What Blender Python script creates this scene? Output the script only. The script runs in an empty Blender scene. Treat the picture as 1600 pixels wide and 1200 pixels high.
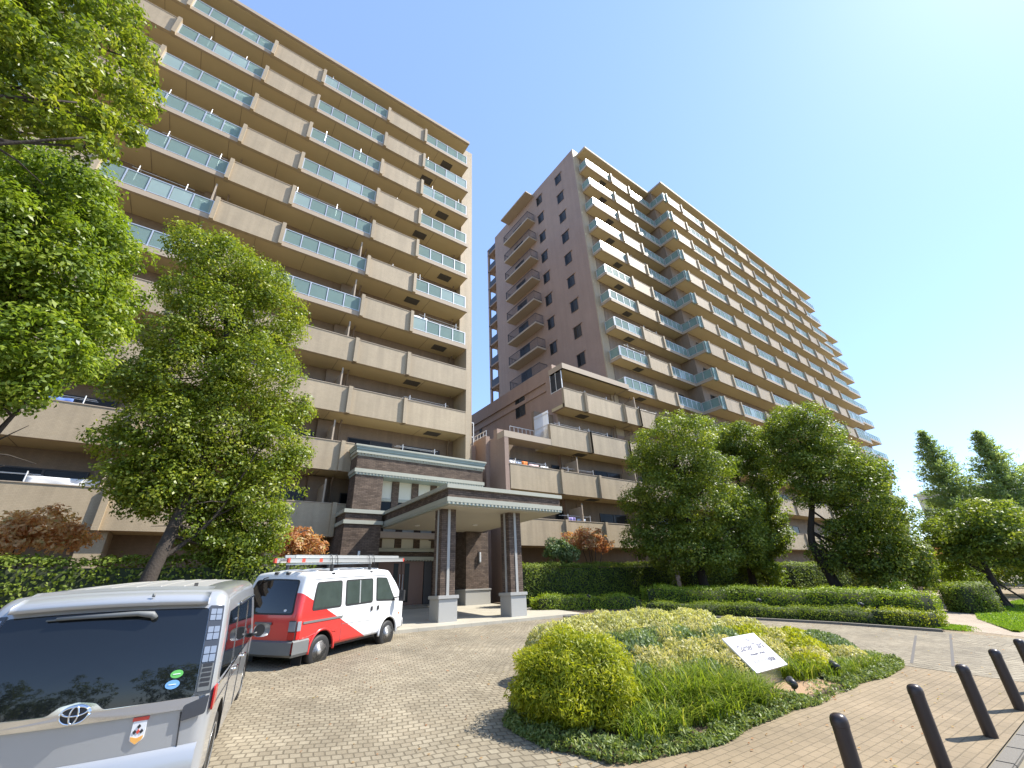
import bpy, bmesh, math, random
import numpy as np
from mathutils import Vector, Matrix
S = bpy.context.scene
C = S.collection
R = math.radians
PI = math.pi

# ---------------------------------------------------------------- camera
cam_d = bpy.data.cameras.new('camera'); cam = bpy.data.objects.new('camera', cam_d); C.objects.link(cam)
cam_d.sensor_fit = 'HORIZONTAL'; cam_d.sensor_width = 36.0; cam_d.lens = 36.0*656.66/1600
cam_d.clip_start = 0.1; cam_d.clip_end = 5000
def camera_matrix(yaw, pitch, roll, loc):
    f = Vector((math.cos(pitch)*math.cos(yaw), math.cos(pitch)*math.sin(yaw), math.sin(pitch)))
    r = Vector((math.sin(yaw), -math.cos(yaw), 0)); up = r.cross(f)
    r2 = r*math.cos(roll) - up*math.sin(roll); u2 = up*math.cos(roll) + r*math.sin(roll)
    m = Matrix((r2, u2, -f)).transposed().to_4x4(); m.translation = loc
    return m
cam.matrix_world = camera_matrix(R(53.5), R(25.909), R(2.604), Vector((0, 0, 1.9)))
S.camera = cam

# ---------------------------------------------------------------- sky, sun, exposure
SUN_EL = R(49.5); SUN_DIR = Vector((0.907*math.cos(SUN_EL), -0.42*math.cos(SUN_EL), math.sin(SUN_EL))).normalized()
SUN_AZ = math.atan2(SUN_DIR.x, SUN_DIR.y)
w = bpy.data.worlds.new('World'); S.world = w; w.use_nodes = True
nt = w.node_tree; nt.nodes.clear()
sky = nt.nodes.new('ShaderNodeTexSky'); sky.sky_type = 'NISHITA'; sky.sun_disc = False
sky.sun_elevation = SUN_EL; sky.sun_rotation = SUN_AZ
sky.air_density = 1.0; sky.dust_density = 0.2; sky.ozone_density = 1.3; sky.altitude = 0
bg = nt.nodes.new('ShaderNodeBackground'); bg.inputs['Strength'].default_value = 0.143
out = nt.nodes.new('ShaderNodeOutputWorld')
tint = nt.nodes.new('ShaderNodeVectorMath'); tint.operation = 'MULTIPLY'; tint.inputs[1].default_value = (.91, .985, 1.17)      # clear autumn blue
nt.links.new(sky.outputs[0], tint.inputs[0]); veil = nt.nodes.new('ShaderNodeMix'); veil.data_type = 'RGBA'; veil.inputs[0].default_value = .40; veil.inputs[7].default_value = (1.65, 2.45, 3.9, 1)   # thin bright autumn veil over the whole sky
nt.links.new(tint.outputs[0], veil.inputs[6]); nt.links.new(veil.outputs[2], bg.inputs[0]); nt.links.new(bg.outputs[0], out.inputs[0])
sd = bpy.data.lights.new('sun', 'SUN'); sd.energy = 4.3; sd.angle = R(0.5); sd.color = (1.0, 0.95, 0.86)
sun = bpy.data.objects.new('sun', sd); C.objects.link(sun)
sun.rotation_euler = (-SUN_DIR).to_track_quat('-Z', 'Y').to_euler()
S.view_settings.view_transform = 'Standard'; S.view_settings.look = 'None'
S.view_settings.gamma = 1; S.view_settings.exposure = 1.12

# ---------------------------------------------------------------- object helpers
def tag(o, label=None, cat=None, group=None, kind=None):
    if label: o['label'] = label
    if cat: o['category'] = cat
    if group: o['group'] = group
    if kind: o['kind'] = kind
    return o
def thing(name, label, cat, loc=(0, 0, 0), rz=0, group=None, rx=0, ry=0):
    o = bpy.data.objects.new(name, None); C.objects.link(o); o.empty_display_size = .3
    o.location = loc; o.rotation_euler = (rx, ry, rz)
    return tag(o, label, cat, group)
def origin(o):
    p = Vector((0, 0, 0))
    while o: p += o.location; o = o.parent
    return p
def link(name, me, parent=None):
    o = bpy.data.objects.new(name, me); C.objects.link(o)
    if parent: o.parent = parent
    return o
def dup(o, parent, loc=None):
    c = o.copy(); C.objects.link(c); c.parent = parent
    if loc is not None: c.location = loc
    return c
def copy_tree(o, parent=None):
    c = o.copy(); C.objects.link(c); c.parent = parent
    for ch in list(o.children): copy_tree(ch, c)
    return c

class MB:
    """collects faces and links them as one mesh object"""
    def __init__(s): s.v = []; s.f = []; s.m = []
    def add(s, vs, fs, m=0):
        b = len(s.v); s.v += [tuple(p) for p in vs]
        for f in fs: s.f.append([b+i for i in f]); s.m.append(m)
    def box(s, x0, x1, y0, y1, z0, z1, m=0):
        s.add([(x0,y0,z0),(x1,y0,z0),(x1,y1,z0),(x0,y1,z0),(x0,y0,z1),(x1,y0,z1),(x1,y1,z1),(x0,y1,z1)],
              [(0,3,2,1),(4,5,6,7),(0,1,5,4),(1,2,6,5),(2,3,7,6),(3,0,4,7)], m)
    def prism(s, pts, z0, z1, m=0):
        n = len(pts)
        a = sum(pts[i][0]*pts[(i+1)%n][1]-pts[(i+1)%n][0]*pts[i][1] for i in range(n))
        if a < 0: pts = pts[::-1]
        f0 = z0 if callable(z0) else (lambda x, y: z0); f1 = z1 if callable(z1) else (lambda x, y: z1)
        s.add([(x, y, f0(x, y)) for x, y in pts]+[(x, y, f1(x, y)) for x, y in pts],
              [list(range(n))[::-1], list(range(n, 2*n))]+[(i, (i+1)%n, n+(i+1)%n, n+i) for i in range(n)], m)
    def tube(s, pts, rad, n=8, m=0, cap=True):
        pts = [Vector(p) for p in pts]; k = len(pts)
        if not hasattr(rad, '__len__'): rad = [rad]*k
        t0 = (pts[1]-pts[0]).normalized(); a = Vector((0,0,1)) if abs(t0.z) < .9 else Vector((1,0,0))
        side = t0.cross(a).normalized(); vs = []
        for i, p in enumerate(pts):
            t = (pts[min(i+1,k-1)]-pts[max(i-1,0)]).normalized()
            side = (side - t*side.dot(t)).normalized(); up = t.cross(side)
            for j in range(n):
                an = 2*PI*j/n; vs.append(p+(side*math.cos(an)+up*math.sin(an))*rad[i])
        fs = [(i*n+j, i*n+(j+1)%n, (i+1)*n+(j+1)%n, (i+1)*n+j) for i in range(k-1) for j in range(n)]
        if cap: fs += [list(range(n))[::-1], list(range((k-1)*n, k*n))]
        s.add(vs, fs, m)
    def lathe(s, prof, n=16, o=(0,0,0), axis='z', m=0):
        vs = []
        for r, h in prof:
            for j in range(n):
                a = 2*PI*j/n; c, d = r*math.cos(a), r*math.sin(a)
                p = (c, d, h) if axis == 'z' else ((h, c, d) if axis == 'x' else (d, h, c))
                vs.append((o[0]+p[0], o[1]+p[1], o[2]+p[2]))
        k = len(prof)
        s.add(vs, [(i*n+j, i*n+(j+1)%n, (i+1)*n+(j+1)%n, (i+1)*n+j) for i in range(k-1) for j in range(n)]
              + [list(range(n))[::-1], list(range((k-1)*n, k*n))], m)
    def mesh(s, name, mats, smooth=False, off=None):
        me = bpy.data.meshes.new(name); vs = s.v
        if off is not None and off.length > 0: vs = [(x-off.x, y-off.y, z-off.z) for x, y, z in vs]
        me.from_pydata(vs, [], s.f)
        for m in (mats if isinstance(mats, (list, tuple)) else [mats]): me.materials.append(m)
        me.polygons.foreach_set('material_index', s.m)
        if smooth: me.polygons.foreach_set('use_smooth', [True]*len(s.f))
        me.update(); return me
    def build(s, name, mats, parent=None, smooth=False, world=False, bevel=0):
        off = origin(parent) if (world and parent) else None
        me = s.mesh(name, mats, smooth, off)
        if bevel:
            bm = bmesh.new(); bm.from_mesh(me)
            bmesh.ops.remove_doubles(bm, verts=bm.verts, dist=1e-5)
            bmesh.ops.bevel(bm, geom=[e for e in bm.edges if len(e.link_faces) == 2 and e.calc_face_angle(0) > .6],
                            offset=bevel, segments=2, affect='EDGES', clamp_overlap=True)
            bm.to_mesh(me); bm.free()
        return link(name, me, parent)
def G(y):                                                # the forecourt climbs gently from the street to the building
    return 0.065*min(max(y, 0), 20.0)

# ---------------------------------------------------------------- materials
MATS = {}
def nodes(name):
    m = bpy.data.materials.new(name); m.use_nodes = True; MATS[name] = m
    n = m.node_tree; return m, n, n.nodes['Principled BSDF']
def N(n, typ, **kw):
    x = n.nodes.new(typ)
    for k, v in kw.items():
        if k in x.inputs: x.inputs[k].default_value = v
        else: setattr(x, k, v)
    return x
def plain(name, col, rough=.6, metal=0, var=.12, scale=3.0, bump=0.0, bscale=60, coat=0, spec=.5):
    m, n, b = nodes(name)
    b.inputs['Roughness'].default_value = rough; b.inputs['Metallic'].default_value = metal
    b.inputs['Specular IOR Level'].default_value = spec
    if coat: b.inputs['Coat Weight'].default_value = coat; b.inputs['Coat Roughness'].default_value = .03
    tc = N(n, 'ShaderNodeTexCoord')
    if var:
        nz = N(n, 'ShaderNodeTexNoise', Scale=scale, Detail=6.0, Roughness=.65); n.links.new(tc.outputs['Object'], nz.inputs['Vector'])
        mx = N(n, 'ShaderNodeMix', data_type='RGBA')
        mx.inputs[6].default_value = tuple(c*(1-var) for c in col)+(1,); mx.inputs[7].default_value = tuple(min(1, c*(1+var)) for c in col)+(1,)
        n.links.new(nz.outputs['Fac'], mx.inputs[0]); n.links.new(mx.outputs[2], b.inputs['Base Color'])
    else: b.inputs['Base Color'].default_value = tuple(col)+(1,)
    if bump:
        nb = N(n, 'ShaderNodeTexNoise', Scale=bscale, Detail=4.0); n.links.new(tc.outputs['Object'], nb.inputs['Vector'])
        bp = N(n, 'ShaderNodeBump', Strength=bump, Distance=.02); n.links.new(nb.outputs['Fac'], bp.inputs['Height']); n.links.new(bp.outputs[0], b.inputs['Normal'])
    return m
def bricks(name, c1, c2, mortar, bw, bh, ms=.006, rough=.8, floor=False, rot=0, bump=.4, var=.25, vscale=1.2, offset=.5, warp=0, freq=2, streak=0):
    m, n, b = nodes(name); b.inputs['Roughness'].default_value = rough; b.inputs['Specular IOR Level'].default_value = .3
    tc = N(n, 'ShaderNodeTexCoord'); vec = tc.outputs['Object']
    if floor:
        mp = N(n, 'ShaderNodeMapping'); mp.inputs['Rotation'].default_value = (0, 0, rot); n.links.new(vec, mp.inputs[0]); bv = mp.outputs[0]
        if warp:
            wn = N(n, 'ShaderNodeTexNoise', Scale=.55, Detail=1.0); n.links.new(vec, wn.inputs['Vector'])
            ws = N(n, 'ShaderNodeVectorMath', operation='MULTIPLY_ADD'); ws.inputs[1].default_value = (warp, warp, 0)
            n.links.new(wn.outputs['Color'], ws.inputs[0]); n.links.new(bv, ws.inputs[2]); bv = ws.outputs[0]
    else:
        sp = N(n, 'ShaderNodeSeparateXYZ'); n.links.new(vec, sp.inputs[0])
        ad = N(n, 'ShaderNodeMath', operation='ADD'); n.links.new(sp.outputs[0], ad.inputs[0]); n.links.new(sp.outputs[1], ad.inputs[1])
        cb = N(n, 'ShaderNodeCombineXYZ'); n.links.new(ad.outputs[0], cb.inputs[0]); n.links.new(sp.outputs[2], cb.inputs[1]); bv = cb.outputs[0]
    br = N(n, 'ShaderNodeTexBrick', Scale=1.0); br.offset = offset; br.offset_frequency = freq
    br.inputs['Color1'].default_value = tuple(c1)+(1,); br.inputs['Color2'].default_value = tuple(c2)+(1,); br.inputs['Mortar'].default_value = tuple(mortar)+(1,)
    br.inputs['Brick Width'].default_value = bw; br.inputs['Row Height'].default_value = bh; br.inputs['Mortar Size'].default_value = ms; br.inputs['Mortar Smooth'].default_value = .3
    n.links.new(bv, br.inputs['Vector'])
    nz = N(n, 'ShaderNodeTexNoise', Scale=vscale, Detail=8.0, Roughness=.7); n.links.new(vec, nz.inputs['Vector'])
    mr = N(n, 'ShaderNodeMapRange'); mr.inputs['From Min'].default_value = .3; mr.inputs['From Max'].default_value = .7
    mr.inputs['To Min'].default_value = 1-var; mr.inputs['To Max'].default_value = 1+var; n.links.new(nz.outputs['Fac'], mr.inputs[0])
    vm = N(n, 'ShaderNodeVectorMath', operation='SCALE'); n.links.new(br.outputs['Color'], vm.inputs[0]); n.links.new(mr.outputs[0], vm.inputs['Scale'])
    cout = vm.outputs[0]
    if streak:                                             # rain streaks and grime, different from panel to panel
        sm_ = N(n, 'ShaderNodeMapping'); sm_.inputs['Scale'].default_value = (2.6, 2.6, .16); n.links.new(vec, sm_.inputs[0])
        oi = N(n, 'ShaderNodeObjectInfo'); ao = N(n, 'ShaderNodeVectorMath', operation='ADD'); mo_ = N(n, 'ShaderNodeMath', operation='MULTIPLY'); mo_.inputs[1].default_value = 60
        n.links.new(oi.outputs['Random'], mo_.inputs[0]); n.links.new(sm_.outputs[0], ao.inputs[0]); n.links.new(mo_.outputs[0], ao.inputs[1])
        sn = N(n, 'ShaderNodeTexNoise', Scale=1.0, Detail=5.0, Roughness=.6); n.links.new(ao.outputs[0], sn.inputs['Vector'])
        sr = N(n, 'ShaderNodeMapRange'); sr.inputs['From Min'].default_value = .35; sr.inputs['From Max'].default_value = .65; sr.inputs['To Min'].default_value = 1-streak*1.3; sr.inputs['To Max'].default_value = 1+streak*.5
        n.links.new(sn.outputs['Fac'], sr.inputs[0]); v2 = N(n, 'ShaderNodeVectorMath', operation='SCALE'); n.links.new(cout, v2.inputs[0]); n.links.new(sr.outputs[0], v2.inputs['Scale']); cout = v2.outputs[0]
        orr = N(n, 'ShaderNodeMapRange'); orr.inputs['To Min'].default_value = .94; orr.inputs['To Max'].default_value = 1.06; n.links.new(oi.outputs['Random'], orr.inputs[0])
        v3 = N(n, 'ShaderNodeVectorMath', operation='SCALE'); n.links.new(cout, v3.inputs[0]); n.links.new(orr.outputs[0], v3.inputs['Scale']); cout = v3.outputs[0]
    n.links.new(cout, b.inputs['Base Color'])
    if bump:
        inv = N(n, 'ShaderNodeMath', operation='SUBTRACT'); inv.inputs[0].default_value = 1; n.links.new(br.outputs['Fac'], inv.inputs[1])
        nb = N(n, 'ShaderNodeTexNoise', Scale=30.0, Detail=3.0); n.links.new(vec, nb.inputs['Vector'])
        a2 = N(n, 'ShaderNodeMath', operation='MULTIPLY_ADD'); a2.inputs[1].default_value = .35; n.links.new(nb.outputs['Fac'], a2.inputs[0]); n.links.new(inv.outputs[0], a2.inputs[2])
        bp = N(n, 'ShaderNodeBump', Strength=bump, Distance=.012); n.links.new(a2.outputs[0], bp.inputs['Height']); n.links.new(bp.outputs[0], b.inputs['Normal'])
    return m
def leaf(name, cols, trans=.35, tcol=None, rough=.5, spec=.35):
    """leaf surface: every leaf carries its own tint in the 'var' attribute"""
    m = bpy.data.materials.new(name); m.use_nodes = True; n = m.node_tree; b = n.nodes['Principled BSDF']; o = n.nodes['Material Output']
    b.inputs['Roughness'].default_value = rough; b.inputs['Specular IOR Level'].default_value = spec
    at = N(n, 'ShaderNodeAttribute'); at.attribute_name = 'var'
    cr = N(n, 'ShaderNodeValToRGB'); el = cr.color_ramp.elements
    while len(el) > 1: el.remove(el[-1])
    el[0].position = 0; el[0].color = tuple(cols[0])+(1,)
    for i, c in enumerate(cols[1:], 1):
        e = el.new(i/(len(cols)-1)); e.color = tuple(c)+(1,)
    n.links.new(at.outputs['Fac'], cr.inputs[0]); n.links.new(cr.outputs[0], b.inputs['Base Color'])
    tr = N(n, 'ShaderNodeBsdfTranslucent')
    sc = N(n, 'ShaderNodeMix', data_type='RGBA', blend_type='MULTIPLY'); sc.inputs[0].default_value = 1
    sc.inputs[7].default_value = tuple(tcol or (1.5, 1.5, .7))+(1,); n.links.new(cr.outputs[0], sc.inputs[6]); n.links.new(sc.outputs[2], tr.inputs[0])
    mx = N(n, 'ShaderNodeMixShader'); mx.inputs[0].default_value = trans
    n.links.new(b.outputs[0], mx.inputs[1]); n.links.new(tr.outputs[0], mx.inputs[2]); n.links.new(mx.outputs[0], o.inputs['Surface'])
    return m

M = {}
M['tile'] = bricks('beige_wall_tile', (.395,.312,.205), (.425,.337,.225), (.33,.262,.172), .10, .052, .004, .55, bump=.15, var=.07, vscale=.6, streak=.10)
M['tile_dark'] = bricks('brown_wall_tile', (.225,.165,.115), (.25,.185,.13), (.19,.14,.10), .10, .052, .004, .55, bump=.15, var=.08, vscale=.6, streak=.10)
M['tile_end'] = bricks('rose_brown_wall_tile', (.315,.22,.17), (.34,.24,.185), (.275,.19,.145), .10, .052, .004, .6, bump=.15, var=.08, vscale=.4, streak=.06)
M['soffit'] = plain('cream_soffit_paint', (.50,.40,.23), .75, var=.08, scale=.8)
M['canopy_soffit'] = plain('canopy_soffit_paint', (.40,.36,.28), .6, var=.06, scale=.8)
M['slab'] = plain('slab_edge_paint', (.39,.31,.225), .7, var=.08, scale=1.5)
M['roof'] = plain('roof_grey', (.30,.28,.26), .8)
M['alu'] = plain('aluminium', (.62,.62,.60), .35, .6, var=.05)
M['alu_white'] = plain('white_metal', (.72,.72,.70), .4, .2, var=.04)
M['dark_metal'] = plain('dark_metal', (.05,.045,.045), .45, .3, var=.1)
M['win'] = plain('dark_window_glass', (.018,.02,.022), .06, var=0, spec=.1)
M['winlit'] = plain('curtained_window_glass', (.05,.052,.055), .1, var=.5, scale=1.2, spec=.12)
M['frost'] = plain('frosted_balcony_glass', (.27,.365,.335), .32, var=.16, scale=.35, spec=.12)
M['frost2'] = plain('pale_balcony_glass', (.34,.43,.40), .25, var=.2, scale=.5, spec=.45)
for k_, a_ in (('frost', .42), ('frost2', .2)):                # the frosted panes let a little of what hangs behind show through
    n_ = M[k_].node_tree; o_ = n_.nodes['Material Output']; t_ = n_.nodes.new('ShaderNodeBsdfTransparent'); m_ = n_.nodes.new('ShaderNodeMixShader'); m_.inputs[0].default_value = a_
    t_.inputs[0].default_value = (.85, .95, .93, 1)
    n_.links.new(n_.nodes['Principled BSDF'].outputs[0], m_.inputs[1]); n_.links.new(t_.outputs[0], m_.inputs[2]); n_.links.new(m_.outputs[0], o_.inputs['Surface'])
M['vent'] = plain('ceiling_vent', (.09,.08,.07), .7)
M['dbrick'] = bricks('dark_brick', (.09,.062,.045), (.15,.108,.08), (.05,.038,.03), .22, .065, .007, .8, bump=.6, var=.35, vscale=2.5)
M['mould'] = plain('pale_moulding', (.36,.36,.29), .6, var=.1)
M['mould2'] = plain('green_grey_moulding', (.30,.36,.33), .55, var=.08)
M['panel'] = plain('ivory_panel', (.60,.58,.48), .6, var=.05)
M['door'] = plain('brown_door', (.16,.075,.045), .4, var=.12)
M['granite'] = plain('grey_granite', (.38,.37,.34), .55, var=.15, scale=60)
M['setts'] = bricks('granite_setts', (.215,.18,.125), (.285,.245,.175), (.15,.125,.085), .125, .112, .010, .8, True, R(17), .9, .28, .8, warp=.5)
M['pave'] = bricks('brown_paving', (.225,.172,.105), (.262,.20,.125), (.175,.135,.082), .20, .10, .007, .8, True, R(2), .5, .22, .7)
M['pave2'] = bricks('sandy_paving', (.33,.265,.195), (.38,.31,.23), (.22,.17,.125), .20, .10, .006, .8, True, R(90), .3, .15, .7)
M['plat'] = bricks('porch_stone', (.40,.37,.30), (.44,.40,.32), (.28,.25,.20), .6, .6, .006, .6, True, 0, .15, .1, .8, offset=0)
M['kerb'] = plain('kerb_stone', (.155,.138,.112), .75, var=.15, scale=20, bump=.2)
M['asphalt'] = plain('asphalt', (.16,.155,.15), .85, var=.2, scale=40, bump=.3)
M['soil'] = plain('soil', (.11,.075,.045), .95, var=.4, scale=8, bump=.6)
M['straw'] = plain('dry_mulch', (.34,.22,.12), .95, var=.3, scale=25, bump=.6)
M['bark'] = plain('bark', (.04,.03,.022), .9, var=.35, scale=9, bump=.8, bscale=25)
M['earth'] = plain('earth', (.22,.19,.13), .95, var=.2, scale=.6)
M['lawnb'] = plain('lawn_base', (.10,.16,.03), .95, var=.3, scale=3)
M['white_wall'] = plain('white_render', (.68,.66,.64), .7, var=.05)
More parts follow.
